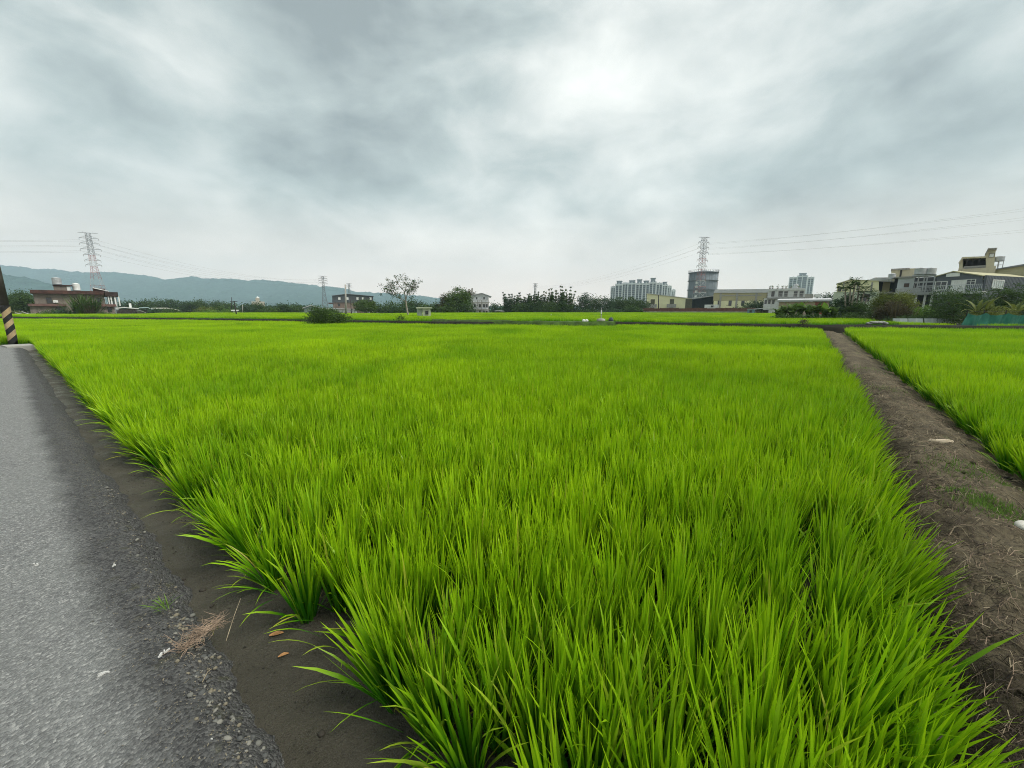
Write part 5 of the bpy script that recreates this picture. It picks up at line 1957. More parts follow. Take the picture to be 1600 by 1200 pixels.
# green net fence
def net_fence():
    Y0 = 29.6
    t = thing('green_net_fence', 'sagging green shade net fence at the right edge', 'fence', (at(1515, 490, Y0).x, Y0, ZT))
    ox = at(1515, 490, Y0).x
    xs = [at(1502, 490, Y0).x - ox, at(1514, 490, Y0).x - ox, at(1541, 490, Y0).x - ox, at(1575, 490, Y0).x - ox, at(1610, 490, Y0).x - ox, at(1650, 490, Y0).x - ox]
    h = at(1540, 487.2, Y0).z - ZT
    m = mat('green_net', (0.030, 0.175, 0.125), 0.8, 0.22, 1.6, stain=(0.09, 0.26, 0.21))
    for k in range(5):
        xa, xb = xs[k], xs[k + 1]
        mb = MB()
        n, nz = 18, 6
        vs, fs = [], []
        for side in (0, 1):
            for j in range(nz + 1):
                for i in range(n + 1):
                    t_ = i / n
                    hh = h - 0.16 * math.sin(math.pi * t_) + 0.03 * fbm(xa + t_ * 5, 2.0)
                    if k == 0:
                        hh = 0.1 + (h - 0.1) * t_
                    z = hh * j / nz
                    y = 0.10 * fbm((xa + (xb - xa) * t_) * 1.3, z * 0.6, 3.0) + 0.12 * (1 - j / nz) + side * 0.012
                    vs.append((xa + (xb - xa) * t_, y, z - 0.1))
        o1 = (n + 1) * (nz + 1)
        for j in range(nz):
            for i in range(n):
                a = j * (n + 1) + i
                fs.append((a, a + 1, a + n + 2, a + n + 1))
                fs.append((o1 + a + n + 1, o1 + a + n + 2, o1 + a + 1, o1 + a))
        mb.add(vs, fs)
        mb.build('net', m, t, True)
    for x in xs[1:]:
        MB().tube([(x, 0.16, -0.2), (x + 0.03, 0.16, h + 0.12)], 0.03, 6).build('post', M_WOOD, t)
    MB().tube([(xs[1], 0.14, h), (xs[-1], 0.14, h)], 0.012, 4).build('wire', M_WOOD, t)


net_fence()
# white panels lying along the edge
for i, (a0, a1) in enumerate(((1396, 1420), (1421, 1444), (1445, 1466), (1467, 1490))):
    p0, p1 = at(a0, 504, 37.5), at(a1, 504, 37.5)
    o = MB().box(0, p1.x - p0.x - 0.06, 0, 0.06, 0, 0.42).build('plastic_sheet', mat('pale_plastic_panel', (0.24, 0.29, 0.285), 0.6, 0.15, 1.0, stain=(0.33, 0.37, 0.36)))
    o.location = (p0.x, 37.5 + 0.08 * (i % 2), ZT + 0.15)
    o.rotation_euler = (math.radians(-14), 0, math.radians(1.5 * (-1) ** i))
    tag(o, ['leftmost', 'second', 'third', 'rightmost'][i] + ' of the low pale panels along the edge of the right paddy', 'plastic sheet', 'pale panels along the right paddy')
# sacks and stones on the far bank of the right paddy
M_SACK = mat('pale_sack', (0.24, 0.245, 0.245), 0.85, 0.3, 3)


def lump(name, px, py, Y, sx, sz, m, label, cat, group=None, seed=1):
    r = random.Random(seed)
    c = at(px, py, Y)
    mb = MB()
    vs, fs = [], []
    nl, ns = 5, 9
    for i in range(nl + 1):
        th = math.pi * i / nl
        for j in range(ns):
            ph = 2 * math.pi * j / ns
            q = 1 + 0.22 * math.sin(3 * ph + seed) * math.sin(th) + r.uniform(-.07, .07)
            vs.append((sx * math.sin(th) * math.cos(ph) * q, sx * 0.7 * math.sin(th) * math.sin(ph) * q, sz * (math.cos(th) + 0.7)))
    for i in range(nl):
        for j in range(ns):
            fs.append((i * ns + j, (i + 1) * ns + j, (i + 1) * ns + (j + 1) % ns, i * ns + (j + 1) % ns))
    mb.add(vs, fs)
    o = mb.build(name, m, None, True)
    o.location = (c.x, Y, c.z)
    return tag(o, label, cat, group)


yb = far_Y(at(1370, 508, 30).x) + 0.9
for i, (px, sx) in enumerate(((1357, 0.35), (1364, 0.5), (1371, 0.55), (1378, 0.5), (1383, 0.35))):
    lump('pale_sack', px, 507.0 - (1.6 if i in (1, 2, 3) else 0), yb, sx * 0.6, 0.10, M_SACK, ['small pale sack at the left end of the pile on the far bank', 'left inner pale sack of the pile on the far bank', 'middle pale sack of the pile on the far bank', 'right inner pale sack of the pile on the far bank', 'small pale sack at the right end of the pile on the far bank'][i], 'sack', None, i + 3)
yb = far_Y(at(940, 503, 40).x) + 0.9
for i, px in enumerate((912, 916.5)):
    lump('white_bag', px, 503, yb, 0.16, 0.14, WHITEPL, ['left one of two white bags on the far bank', 'right one of two white bags on the far bank'][i], 'bag', None, i + 9)
lump('water_pump', 955, 503, yb, 0.22, 0.24, mat('pump_blue', (0.06, 0.08, 0.10), 0.6, 0.2), 'small dark water pump on the far bank right of the gauge pole', 'pump', None, 5)
# gauge pole on a slab
f0 = at(939, 502, yb)
t = thing('gauge_pole', 'thin field pole with white cap on a round concrete slab', 'pole', (f0.x, yb, 0.5))
MB().lathe([(0.34, 0), (0.38, 0.1), (0.36, 0.26), (0.1, 0.3)], 14).build('slab', M_CONC, t, True)
zt = at(939, 480, yb).z - 0.5
MB().tube([(0, 0, 0.25), (0, 0, zt * 0.55)], 0.035, 8).build('shaft', M_CONC, t)
MB().tube([(0, 0, zt * 0.55), (0, 0, zt * 0.8)], 0.055, 8).build('gauge', WHITEPL, t)
MB().tube([(0, 0, zt * 0.8), (0, 0, zt * 0.93), (0.05, 0, zt)], [0.03, 0.03, 0.05], 8).build('cap', M_CONC, t)
f0 = at(861, 497, 62)
tag(MB().tube([(f0.x, 62, 0.3), (f0.x, 62, at(861, 490.5, 62).z)], 0.04, 6).build('white_post', WHITEPL), 'thin white post standing in the distant paddy before the bamboo', 'post')
bush(1253, 1260, 497.5, far_Y(at(1256, 506, 35).x) + 1.4, 'tiny dry weed on the far bank right of the dirt path end', 'brown', dens=0.5)

# ------------------------------------------------------------------ pylons and lines
M_RED = mat('pylon_red', (0.34, 0.15, 0.15), 0.7, 0.1)
M_PWHITE = mat('pylon_white', (0.45, 0.46, 0.46), 0.6, 0.08)
M_PGREY = mat('pylon_grey', (0.16, 0.17, 0.18), 0.6, 0.1)


def pylon(px, pytop, Y, label, base_w, top_w, arms, red=True, mr=0.17, rz=0.25, sections=9):
    c = at(px, pytop, Y)
    h = c.z - ZT
    t = thing('lattice_pylon', label, 'pylon', (c.x, Y, ZT), rz)

    def half(z):
        q = z / h
        k = 0.55
        return (base_w + (top_w * 1.25 - base_w) * (q / k)) / 2 if q < k else (top_w * 1.25 + (top_w - top_w * 1.25) * (q - k) / (1 - k)) / 2
    zs = [h * (1 - (1 - i / sections) ** 1.25) for i in range(sections + 1)]
    zs[-1] = h
    cs = ((-1, -1), (1, -1), (1, 1), (-1, 1))
    for i in range(sections):
        z0, z1 = zs[i], zs[i + 1]
        a, b = half(z0), half(z1)
        mb = MB()
        for k in range(4):
            (x0, y0), (x1, y1) = cs[k], cs[(k + 1) % 4]
            mb.tube([(x0 * a, y0 * a, z0), (x0 * b, y0 * b, z1)], mr, 4)
            nsub = 2 if (z1 - z0) > 2.2 * a else 1
            for s in range(nsub):
                q0, q1 = s / nsub, (s + 1) / nsub
                za, zb = z0 + (z1 - z0) * q0, z0 + (z1 - z0) * q1
                ha, hb = a + (b - a) * q0, a + (b - a) * q1
                mb.tube([(x0 * ha, y0 * ha, za), (x1 * hb, y1 * hb, zb)], mr * 0.6, 4)
                mb.tube([(x1 * ha, y1 * ha, za), (x0 * hb, y0 * hb, zb)], mr * 0.6, 4)
            mb.tube([(x0 * b, y0 * b, z1), (x1 * b, y1 * b, z1)], mr * 0.7, 4)
        fr = (z0 + z1) / 2 / h
        band = [0.23, 0.335, 0.445, 0.57, 0.65, 0.73]
        k_ = sum(fr > x for x in band)
        m = (M_PGREY if k_ == 6 else (M_RED if k_ % 2 else M_PWHITE)) if red else M_PGREY
        mb.build('lattice_section', m, t)
    ends = []
    for (fz, L) in arms:
        z = h * fz
        a = half(z)
        mb = MB()
        for sx in (-1, 1):
            for sy in (-1, 1):
                mb.tube([(sx * a, sy * a, z), (sx * L, 0, z)], mr * 0.7, 4)
                mb.tube([(sx * a, sy * a, min(h, z + h * 0.028)), (sx * L, 0, z)], mr * 0.6, 4)
            for q in (0.35, 0.65):
                x = sx * (a + (L - a) * q)
                mb.tube([(x, -a * (1 - q), z), (x, a * (1 - q), z), (x, 0, z + h * 0.028 * (1 - q))], mr * 0.4, 4)
        arm = mb.build('cross_arm', M_PGREY, t)
        for sx in (-1, 1):
            if fz < 0.985:
                MB().lathe([(0.05, z - 1.3), (0.12, z - 1.1), (0.07, z - 0.9), (0.12, z - 0.7), (0.07, z - 0.5), (0.12, z - 0.3), (0.04, z)], 8, sx * L, 0).build('insulator', M_PGREY, arm)
            ends.append((fz, sx, Vector((c.x + sx * L * math.cos(rz), Y + sx * L * math.sin(rz), ZT + z - (1.3 if fz < 0.985 else 0)))))
    return ends


six = [(1.0, 5.4), (0.935, 5.0), (0.87, 5.2), (0.80, 5.4)]
low6 = [(0.73, 4.4), (0.66, 4.2), (0.60, 4.2)]
EL = pylon(137, 364, 290, 'tall red and white lattice pylon behind the brown house', 10, 2.2, six + low6, mr=0.085, rz=0.45, sections=14)
ER = pylon(1100.5, 371, 320, 'tall red and white lattice pylon before the storage tank', 9, 2.8, six + [(0.70, 5.0), (0.62, 5.0)], mr=0.11, rz=0.3, sections=14)
E2 = pylon(504, 431.5, 520, 'small grey lattice pylon left of the dark factory', 8, 2.0, six, red=False, mr=0.19, rz=0.5, sections=8)
E3 = pylon(545, 443, 800, 'faint far lattice pylon just above the dark factory roof', 9, 2.4, six[:3], red=False, mr=0.22, rz=0.5, sections=7)
E4 = pylon(836.5, 443, 820, 'faint far lattice pylon showing above the bamboo grove', 9, 2.6, six[:3], red=False, mr=0.24, rz=0.2, sections=7)


def wire(p, q, sag, label, group, rad=0.045):
    mb = MB()
    pts = []
    for i in range(25):
        t_ = i / 24
        v = p.lerp(q, t_)
        v.z -= sag * 4 * t_ * (1 - t_)
        pts.append(tuple(v))
    mb.tube(pts, rad, 4)
    tag(mb.build('power_line', mat('conductor', (0.13, 0.14, 0.15), 0.6, 0.05)), label, 'power line', group)


def pick(E, levels):
    return [e for e in E if any(abs(e[0] - f) < 0.004 for f in levels)]


lv = (0.935, 0.87, 0.80)
for (fz, sx, p), (_, _, q) in zip(pick(EL, lv), pick(E2, lv)):
    wire(p, q, 9, 'thin power line sloping right from the pylon behind the brown house', 'power lines right of the left pylon', 0.03)
for i, ((fz, sx, p), off) in enumerate(zip(pick(EL, lv), range(6))):
    wire(p, Vector((p.x - 330, p.y - 70, p.z + 9)), 7, 'thin power line running left out of frame from the left pylon', 'power lines left of the left pylon', 0.03)
for (fz, sx, p), (_, _, q) in zip(pick(ER, lv), pick(E4, lv)):
    wire(p, q, 10, 'thin power line sloping left from the pylon before the storage tank', 'power lines left of the right pylon', 0.03)
for i, (fz, sx, p) in enumerate(pick(ER, lv)):
    k = {0.935: 319, 0.87: 333, 0.80: 352}[fz]
    q = at(1600, k - (3 if sx > 0 else 0), 190 + 6 * sx)
    q2 = p + (q - p) * 1.9
    q2.z += 4
    wire(p, q2, 5, 'thin power line rising to the right edge from the pylon before the storage tank', 'power lines right of the right pylon', 0.022)
# ------------------------------------------------------------------ striped pole by the road bend
def striped_pole():
    fx, fy = to_world(0.35, ROAD_END - 0.25)
    foot = G(21, 536, 0.06)
    t = thing('utility_pole', 'concrete utility pole with black and yellow stripes at the road bend', 'pole', (foot.x, foot.y, 0.05))
    r0 = 0.145
    MB().tube([(0, 0, 1.65), (0, 0, 4), (0, 0, 9.5)], [r0 - 0.008, r0 - 0.02, r0 - 0.05], 20).build('shaft', mat('dark_concrete', (0.075, 0.068, 0.060), 0.85, 0.2, 3, stain=(0.04, 0.036, 0.032)), t, True)
    yel = mat('faded_yellow_band', (0.40, 0.30, 0.17), 0.8, 0.2, 3, stain=(0.22, 0.17, 0.11))
    blk = mat('black_band', (0.020, 0.021, 0.020), 0.8, 0.2, 3)
    # slanted bands wound round the foot of the pole
    n, hgt = 20, 0.25
    for k in range(7):
        vs, fs = [], []
        for q in range(n + 1):
            a = 2 * math.pi * q / n
            lift = 0.16 * math.cos(a - math.radians(52))
            z0, z1 = k * hgt + lift, (k + 1) * hgt + lift
            z0, z1 = max(-0.05, min(1.7, z0)), max(-0.05, min(1.7, z1))
            r = r0 + 0.004
            vs += [(r * math.cos(a), r * math.sin(a), z0), (r * math.cos(a), r * math.sin(a), z1)]
        for q in range(n):
            fs.append((2 * q, 2 * q + 2, 2 * q + 3, 2 * q + 1))
        mb = MB()
        mb.add(vs, fs)
        mb.build('stripe', blk if k % 2 == 0 else yel, t, True)
    MB().tube([(0, 0, -0.05), (0, 0, 1.7)], r0 - 0.006, 20).build('core', blk, t, True)
    o = MB().box(-0.75, 0.75, -0.35, 0.45, -0.35, 0.035)
    s = o.build('concrete_pad', M_CONC)
    p = G(32, 540, 0.03)
    s.location = (p.x, p.y, 0.02)
    s.rotation_euler = (0, 0, ROT + math.pi / 2 + 0.1)
    tag(s, 'cracked concrete pad at the foot of the striped pole', 'slab')


striped_pole()

# ------------------------------------------------------------------ broken road edge: pebbles, weeds, litter
M_PEB = [mat('pebble_grey', (0.15, 0.15, 0.135), 0.85, 0.3, 30), mat('pebble_tan', (0.19, 0.17, 0.125), 0.85, 0.3, 30), mat('pebble_dark', (0.085, 0.088, 0.085), 0.8, 0.2, 12), mat('pebble_pale', (0.21, 0.205, 0.18), 0.85, 0.3, 30)]


def pebble_mesh(seed, m):
    r = random.Random(seed)
    vs, fs = [], []
    nl, ns = 4, 7
    sx, sy, sz = 1.0, r.uniform(0.6, 0.9), r.uniform(0.4, 0.65)
    for i in range(nl + 1):
        th = math.pi * i / nl
        for j in range(ns):
            ph = 2 * math.pi * j / ns
            q = r.uniform(0.82, 1.1)
            vs.append((sx * math.sin(th) * math.cos(ph) * q, sy * math.sin(th) * math.sin(ph) * q, sz * math.cos(th)))
    for i in range(nl):
        for j in range(ns):
            fs.append((i * ns + j, (i + 1) * ns + j, (i + 1) * ns + (j + 1) % ns, i * ns + (j + 1) % ns))
    mb = MB()
    mb.add(vs, fs)
    return mb.mesh('pebble', m, True)


PEB = [pebble_mesh(i, M_PEB[i % 4]) for i in range(12)]
pr = random.Random(21)
for i in range(280):
    u = pr.uniform(0.7, 2.6) if i < 220 else pr.uniform(2.1, 5.0)
    e = road_edge(u)
    dv = pr.gauss(0.025, 0.032)
    o = link('pebble', pr.choice(PEB), road)
    s = pr.uniform(0.005, 0.013) if pr.random() < 0.85 else pr.uniform(0.012, 0.019)
    o.location = (e + dv, u, float(np.interp(dv, [-0.13, -0.08, -0.035, 0, 0.04, 0.09], [-0.008, -0.013, -0.022, -0.04, -0.075, -0.12])) + s * 0.1)
    o.scale = (s, s, s)
    o.rotation_euler = (pr.uniform(-.3, .3), pr.uniform(-.3, .3), pr.uniform(0, 6.28))
# finer grit along the edge and on the grimy margin
gm = MB()
for i in range(5200):
    u = pr.uniform(0.3, 9) if i % 3 else pr.uniform(0.4, 3)
    dv = -abs(pr.gauss(0, 0.11)) + 0.04
    v = road_edge(u) + dv
    z = float(np.interp(dv, [-0.3, -0.13, -0.08, -0.035, 0, 0.04, 0.09], [0, -0.008, -0.013, -0.022, -0.04, -0.075, -0.12]))
    s = pr.uniform(0.002, 0.0055)
    vs = [(v + s * pr.uniform(-1, 1), u + s * pr.uniform(-1, 1), z + s * pr.uniform(-0.2, 1.2)) for _ in range(4)]
    gm.add(vs, [(0, 1, 2), (0, 2, 3), (0, 3, 1), (1, 3, 2)])
o = gm.build('grit', M_PEB[1])
o.rotation_euler = (0, 0, ROT)
tag(o, 'loose fine grit along the broken road edge', 'grit', kind='stuff')

M_STRAW = mat('dry_straw', (0.34, 0.28, 0.19), 0.85, 0.3, 20)
M_ROOT = mat('dry_root', (0.27, 0.20, 0.145), 0.9, 0.3, 20)
M_DARKROOT = mat('dark_root', (0.055, 0.043, 0.034), 0.9, 0.3, 20)


def twig(mb, p, d, L, r0, rg, bend=0.5, segs=4, sides=4, keep=None):
    pts = [Vector(p)]
    d = Vector(d).normalized()
    for i in range(segs):
        d = (d + Vector((rg.gauss(0, bend), rg.gauss(0, bend), rg.gauss(0, bend * 0.5))) * 0.5).normalized()
        pts.append(pts[-1] + d * L / segs)
    mb.tube([tuple(q) for q in pts], [r0 * (1 - 0.7 * i / segs) for i in range(segs + 1)], sides, False)
    return pts


# dry uprooted weed lying on the road edge
def dry_weed():
    c = G(312, 1000, -0.02)
    rg = random.Random(31)
    t = thing('dry_weed', 'tangled dry reddish brown weed lying on the broken road edge', 'weed', tuple(c))
    mb = MB()
    main = twig(mb, (-0.02, -0.06, 0.01), (0.1, 1, 0.1), 0.16, 0.0035, rg, 0.2, 5, 5)
    mb.build('stem', M_ROOT, t)
    mb = MB()
    for i in range(150):
        b0 = rg.choice(main) + Vector((rg.gauss(0, 0.02), rg.gauss(0, 0.02), 0.008))
        a = rg.uniform(0, 6.28)
        pts = twig(mb, b0, (math.cos(a), math.sin(a) * 0.8, rg.uniform(-0.02, 0.25)), rg.uniform(0.03, 0.10), rg.uniform(0.0011, 0.0022), rg, 0.55, 5)
        if rg.random() < 0.6:
            twig(mb, pts[3], (rg.gauss(0, 1), rg.gauss(0, 1), 0.1), rg.uniform(0.02, 0.06), 0.0009, rg, 0.6, 3)
    tag(mb.build('twig', M_ROOT, t), kind='stuff')


dry_weed()


def weed_tuft(px, py, z, label, n=16, L=0.07, leaf='mid', name='grass_tuft'):
    c = G(px, py, z)
    rg = random.Random(int(px * 7 + py))
    t = thing(name, label, 'grass', tuple(c))
    mb = MB()
    for i in range(n):
        blade(mb, (rg.gauss(0, 0.012), rg.gauss(0, 0.012), 0), rg.uniform(0, 6.28), L * rg.uniform(0.6, 1.3), 0.0045, rg.uniform(0.3, 1.1), rg.uniform(0.3, 1.0), 4, rg.random(), 0.0, 0.2)
    tag(mb.build('blade', LEAF[leaf], t), kind='stuff')


weed_tuft(258, 952, 0.0, 'small green grass tuft growing on the dark road margin', 20, 0.085, 'bright')
weed_tuft(336, 985, -0.03, 'thin yellow green sprout beside the dry weed', 6, 0.05, 'yellow')
# pale straw stalks
for i, (p0, p1, z, lb) in enumerate((((376, 935), (353, 1002), 0.05, 'long pale bent straw stalk leaning off the road edge'), ((331, 1045), (316, 1066), 0.0, 'short pale straw on the dark road margin'))):
    a, b = G(*p0, z), G(*p1, -0.02)
    a2 = a.lerp(b, 0.5) + Vector((0.006, 0.0, 0.02))
    tag(MB().tube([tuple(a), tuple(a2), tuple(b)], [0.0009, 0.0014, 0.0018], 5).build('straw_stalk', M_STRAW), lb, 'straw')
# dry leaves on the mud
for i, (px, py, L, lb) in enumerate(((432, 992, 0.045, 'larger curled orange brown dry leaf on the mud'), (443, 1025, 0.032, 'smaller orange brown dry leaf on the mud'))):
    c = mud_point(px, py, 0.003)
    mb = MB()
    vs, fs = [], []
    for k in range(9):
        q = k / 8
        w = 0.30 * L * math.sin(math.pi * min(1, 0.06 + 0.92 * q)) ** 0.8
        for s_ in (-1, 0, 1):
            vs.append(((q - 0.5) * L * 1.5, s_ * w, 0.006 * math.sin(q * 3) + (0.006 if s_ else 0)))
    for k in range(8):
        for s_ in (0, 1):
            a = 3 * k + s_
            fs.append((a, a + 1, a + 4, a + 3))
    mb.add(vs, fs)
    o = mb.build('dry_leaf', mat('dry_leaf_orange', (0.40, 0.21, 0.085), 0.75, 0.25, 40), None, True)
    o.location = c
    o.rotation_euler = (0.05, 0.1, math.radians(24 + 10 * i))
    tag(o, lb, 'leaf')
# pale scraps and droppings on the asphalt
M_SCRAP = mat('white_scrap', (0.50, 0.50, 0.48), 0.8, 0.1, 30)
for i, (px, py, s, lb) in enumerate(((58, 881, 0.03, 'small white scrap near the left edge of the road'), (178, 882, 0.022, 'small white scrap left of the dark road margin'), (258, 1018, 0.03, 'forked white splash beside the dry weed'), (330, 1152, 0.014, 'tiny bright white scrap low on the road'), (318, 1126, 0.012, 'tiny grey pebble low on the road'), (165, 1050, 0.03, 'faint chalky smear on the middle of the road'))):
    c = G(px, py, 0.004)
    rg = random.Random(i + 60)
    mb = MB()
    for k in range(4 if s > 0.02 else 1):
        n = 9
        ox, oy = rg.gauss(0, s * 0.6), rg.gauss(0, s * 0.3)
        el, an = rg.uniform(0.2, 0.5), rg.uniform(-0.6, 1.0)
        top, bot = [], []
        for j in range(n):
            a = 2 * math.pi * j / n
            q = s * rg.uniform(0.1, 0.5)
            x, y = q * math.cos(a), q * math.sin(a) * el
            x, y = x * math.cos(an) - y * math.sin(an), x * math.sin(an) + y * math.cos(an)
            top.append((ox + x, oy + y, 0.002 + 0.0004 * k))
            bot.append((ox + x * 1.1, oy + y * 1.1, -0.004))
        vs = top + bot
        mb.add(vs, [tuple(range(n))] + [(j, n + j, n + (j + 1) % n, (j + 1) % n) for j in range(n)])
    o = mb.build('road_scrap', M_SCRAP if i != 4 else M_PEB[3])
    o.location = (c.x, c.y, 0.003)
    o.rotation_euler = (0, 0, rg.uniform(0, 3))
    tag(o, lb, 'scrap')

# clods on the mud strip
M_CLOD = mat('mud_clod', (0.045, 0.040, 0.032), 0.85, 0.3, 15)
clods = [pebble_mesh(50 + i, M_CLOD) for i in range(5)]
for i, (px, py, s, lb) in enumerate(((317, 922, 0.022, 'dark mud clod near the upper part of the mud strip'), (331, 947, 0.014, 'small mud clod below the upper one'), (502, 1146, 0.018, 'lone dark mud clod at the bottom of the mud strip'), (288, 905, 0.012, 'tiny mud clod at the road edge of the mud strip'))):
    o = link('mud_clod', clods[i % 5])
    o.location = mud_point(px, py, 0.004)
    o.scale = (s, s, s)
    o.rotation_euler = (0, 0, i * 1.3)
    tag(o, lb, 'clod')
gm = MB()
for i in range(4200):
    u, v = pr.uniform(0.3, 8), pr.uniform(0.42, 0.95)
    s = pr.uniform(0.0015, 0.005) if i % 12 else pr.uniform(0.005, 0.011)
    z = MUD + 0.012 * fbm(v * 2.2, u * 2.2) + 0.008 * fbm(v * 9, u * 9, 4) + 0.001
    gm.add([(v + s * pr.uniform(-1, 1), u + s * pr.uniform(-1, 1), z + s * pr.uniform(-0.3, 1.0)) for _ in range(4)], [(0, 1, 2), (0, 2, 3), (0, 3, 1), (1, 3, 2)])
o = gm.build('mud_crumbs', M_CLOD)
o.rotation_euler = (0, 0, ROT)
tag(o, 'tiny dark crumbs of soil strewn over the mud strip', 'soil', kind='stuff')
# limp lower leaves of the edge clumps lying out over the mud
gm = MB()
lr = random.Random(88)
for i in range(110):
    u = lr.uniform(0.6, 9)
    v = 0.78 + lr.uniform(-0.04, 0.05)
    blade(gm, (v, u, MUD + 0.02), math.pi + lr.gauss(0, 0.7), lr.uniform(0.18, 0.42), lr.uniform(0.004, 0.010), lr.uniform(0.5, 1.1), lr.uniform(0.5, 1.1), 6, lr.random() * 0.6, lr.choice((0, 0, 0.3, 0.8)), lr.uniform(-.6, .6))
o = gm.build('drooping_leaves', M_RICE)
o.rotation_euler = (0, 0, ROT)
tag(o, 'limp rice leaves drooping out over the mud strip', 'rice', kind='stuff')

# ------------------------------------------------------------------ things on the dirt bank
def bank_point(px, py, guess=0.08):
    z = guess
    for _ in range(4):
        p = G(px, py, z)
        v, u = to_field(p.x, p.y)
        z = bank_z(v, u) if -3.4 < u < -0.52 else z
    return G(px, py, z)


def straw_litter():
    rg = random.Random(17)
    for name, m, n, lb in (('dry_straw', M_STRAW, 2600, 'pale dry straw scattered along the top of the dirt bank'), ('dead_roots', M_DARKROOT, 3600, 'dark dead roots and weeds matted on the flank of the dirt bank'), ('dry_weeds', M_ROOT, 2600, 'brown dry weed stems lying on the dirt bank')):
        mb = MB()
        for i in range(n):
            v = 1.2 + 11 * rg.random() ** 1.8
            u = -rg.uniform(0.62, 2.0) if name != 'dead_roots' else -min(1.6, 0.58 + abs(rg.gauss(0, 0.26)))
            u += bank_shift(v)
            z = bank_z(v, u) + 0.004
            a = rg.uniform(0, 6.28)
            L = rg.uniform(0.03, 0.13)
            x1, y1 = v + L * math.cos(a), u + L * math.sin(a)
            z1 = (bank_z(x1, y1) if -3.3 < y1 < -0.53 else z) + rg.uniform(0.0, 0.03)
            up = rg.uniform(0.0, 0.03)
            r0 = rg.uniform(0.0007, 0.0019)
            mb.tube([(v, u, z), ((v + x1) / 2 + rg.gauss(0, 0.01), (u + y1) / 2 + rg.gauss(0, 0.01), (z + z1) / 2 + up), (x1, y1, z1)], [r0, r0, r0 * 0.5], 3, False)
        o = mb.build(name, m)
        o.rotation_euler = (0, 0, ROT)
        tag(o, lb, 'litter', kind='stuff')
    # upright dead stems on the near flank
    mb = MB()
    for i in range(420):
        v = rg.uniform(1.4, 5.5)
        u = -rg.uniform(0.58, 1.0) + bank_shift(v)
        z = bank_z(v, u)
        twig(mb, (v, u, z), (rg.gauss(0, 0.6), rg.gauss(0, 0.6), 1), rg.uniform(0.03, 0.13), rg.uniform(0.0008, 0.002), rg, 0.6, 4, 3)
    o = mb.build('dead_stems', M_ROOT)
    o.rotation_euler = (0, 0, ROT)
    tag(o, 'short dead brown stems standing on the near flank of the bank', 'weed', kind='stuff')
    # young grass
    for k, (px, py, rad, n, lb) in enumerate(((1512, 738, 0.30, 700, 'sparse young grass patch beside the pale log'), (1535, 785, 0.20, 800, 'bright green grass patch on the bank crest'), (1560, 800, 0.26, 500, 'thin grass patch left of the white stone'), (1340, 575, 0.6, 500, 'faint grass patch far along the bank'), (1372, 608, 0.5, 500, 'faint grass patch midway along the bank'))):
        c = bank_point(px, py)
        mb = MB()
        for i in range(n):
            X, Y = c.x + rg.gauss(0, rad * 0.55), c.y + rg.gauss(0, rad * 0.55)
            v, u = to_field(X, Y)
            if not -3.2 < u < -0.6:
                continue
            blade(mb, (X, Y, bank_z(v, u) - 0.003), rg.uniform(0, 6.28), rg.uniform(0.02, 0.06), 0.0035, rg.uniform(0.1, 0.8), rg.uniform(0, 0.7), 3, rg.random(), 0.0, 0.2)
        tag(mb.build('grass_patch', LEAF['bright']), lb, 'grass', kind='stuff')
    # clods
    cm = [pebble_mesh(80 + i, M_BANK) for i in range(5)]
    for i in range(90):
        v = 1.5 + 9 * rg.random() ** 1.5
        u = -rg.uniform(0.7, 2.3) + bank_shift(v)
        o = link('soil_clod', cm[i % 5])
        s = rg.uniform(0.008, 0.03)
        X, Y = to_world(v, u)
        o.location = (X, Y, bank_z(v, u) + s * 0.15)
        o.scale = (s, s, s)
        o.rotation_euler = (rg.uniform(-.4, .4), rg.uniform(-.4, .4), rg.uniform(0, 6.28))
        tag(o, 'crumbly brown soil clod lying on the dirt bank', 'clod', 'soil clods on the dirt bank')


straw_litter()
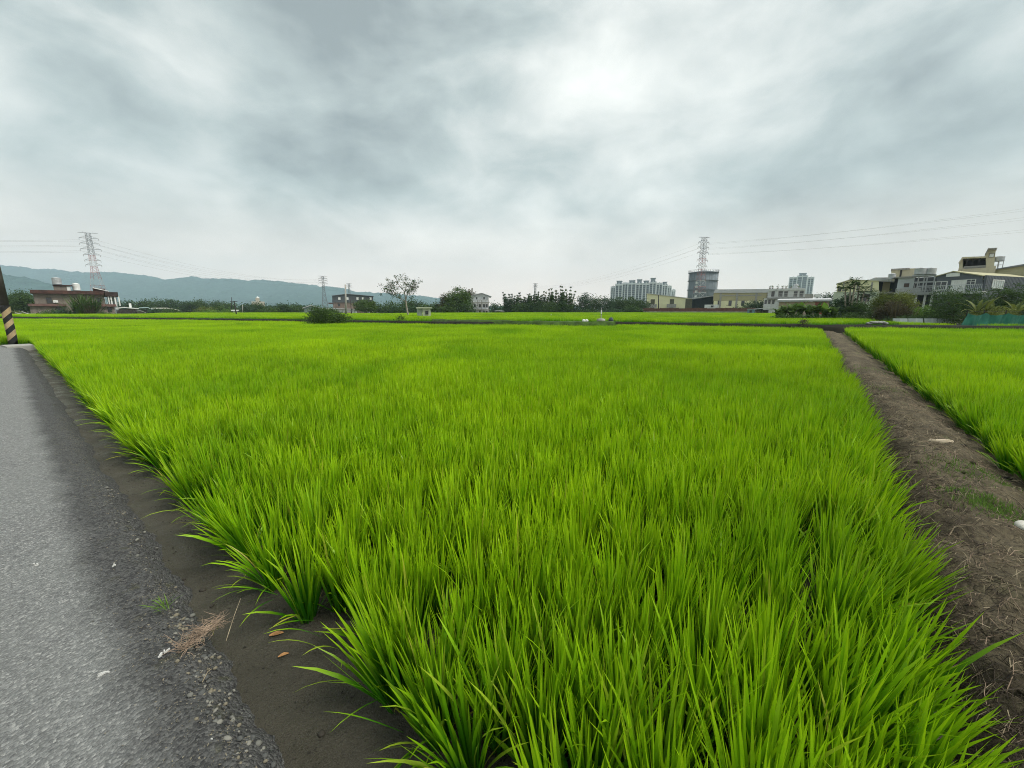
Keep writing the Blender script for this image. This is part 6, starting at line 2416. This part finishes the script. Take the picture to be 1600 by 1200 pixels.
# pale log and white stone
c = bank_point(1472, 692)
mb = MB()
rg = random.Random(4)
pts = [(-0.14 + 0.28 * i / 8, 0.008 * math.sin(i), 0.004 * math.sin(i * 1.7)) for i in range(9)]
mb.tube(pts, [0.010, 0.023, 0.028, 0.034, 0.033, 0.036, 0.034, 0.028, 0.013], 12)
o = mb.build('pale_log', mat('pale_log_wood', (0.50, 0.42, 0.31), 0.8, 0.2, 9, stain=(0.36, 0.28, 0.19)), None, True)
o.location = (c.x, c.y, c.z + 0.010)
o.rotation_euler = (0, 0.03, math.radians(-8))
tag(o, 'short pale smooth log lying across the dirt bank', 'log')
c = bank_point(1598, 826)
o = link('white_stone', pebble_mesh(7, mat('white_stone', (0.62, 0.60, 0.54), 0.8, 0.12, 14, bump=0.3, bscale=40)))
sm = o.modifiers.new('round', 'SUBSURF')
sm.levels = sm.render_levels = 2
o.location = (c.x, c.y, c.z + 0.02)
o.scale = (0.085, 0.075, 0.08)
o.rotation_euler = (0.1, 0, 0.6)
tag(o, 'rounded whitish stone on the bank at the right edge', 'stone')
for i, (px, py, s) in enumerate(((1504, 696, 0.045), (1575, 748, 0.05), (1497, 770, 0.05))):
    c = bank_point(px, py)
    o = link('dark_clod', pebble_mesh(90 + i, mat('black_clod', (0.022, 0.019, 0.015), 0.95, 0.3, 12)))
    o.location = (c.x, c.y, c.z)
    o.scale = (s, s * 0.9, s)
    tag(o, ['black soil clod at the right end of the pale log', 'dark soil clod right of the green patch', 'dark hollow clod on the left flank of the bank'][i], 'clod')
# two loose clumps standing apart from the right paddy
for i, (px, py) in enumerate(((1468, 640), (1548, 707))):
    c = bank_point(px, py, -0.05)
    o = link('rice_clump', edge_meshes[i])
    o.location = (c.x, c.y, c.z - 0.005)
    o.scale = (0.9,) * 3
    o.rotation_euler = (0, 0, i * 2.0)
    tag(o, ['upper one of two rice clumps standing apart on the bank side of the right paddy', 'lower one of two rice clumps standing apart on the bank side of the right paddy'][i], 'rice')
# ------------------------------------------------------------------ haze
mb = MB()
mb.box(-5300, 5300, -700, 3900, -1.6, 430)
hz = mb.build('haze', None)
hm = bpy.data.materials.new('haze')
hm.use_nodes = True
hm.node_tree.nodes.clear()
_n = NT(hm.node_tree)
pv = _n.n('ShaderNodeVolumePrincipled')
pv.inputs['Color'].default_value = (0.68, 0.86, 1.0, 1)
pv.inputs['Density'].default_value = 0.0002
pv.inputs['Anisotropy'].default_value = 0.0
ho = _n.n('ShaderNodeOutputMaterial')
_n.l(pv.outputs[0], ho.inputs['Volume'])
hz.data.materials.append(hm)
tag(hz, kind='stuff')
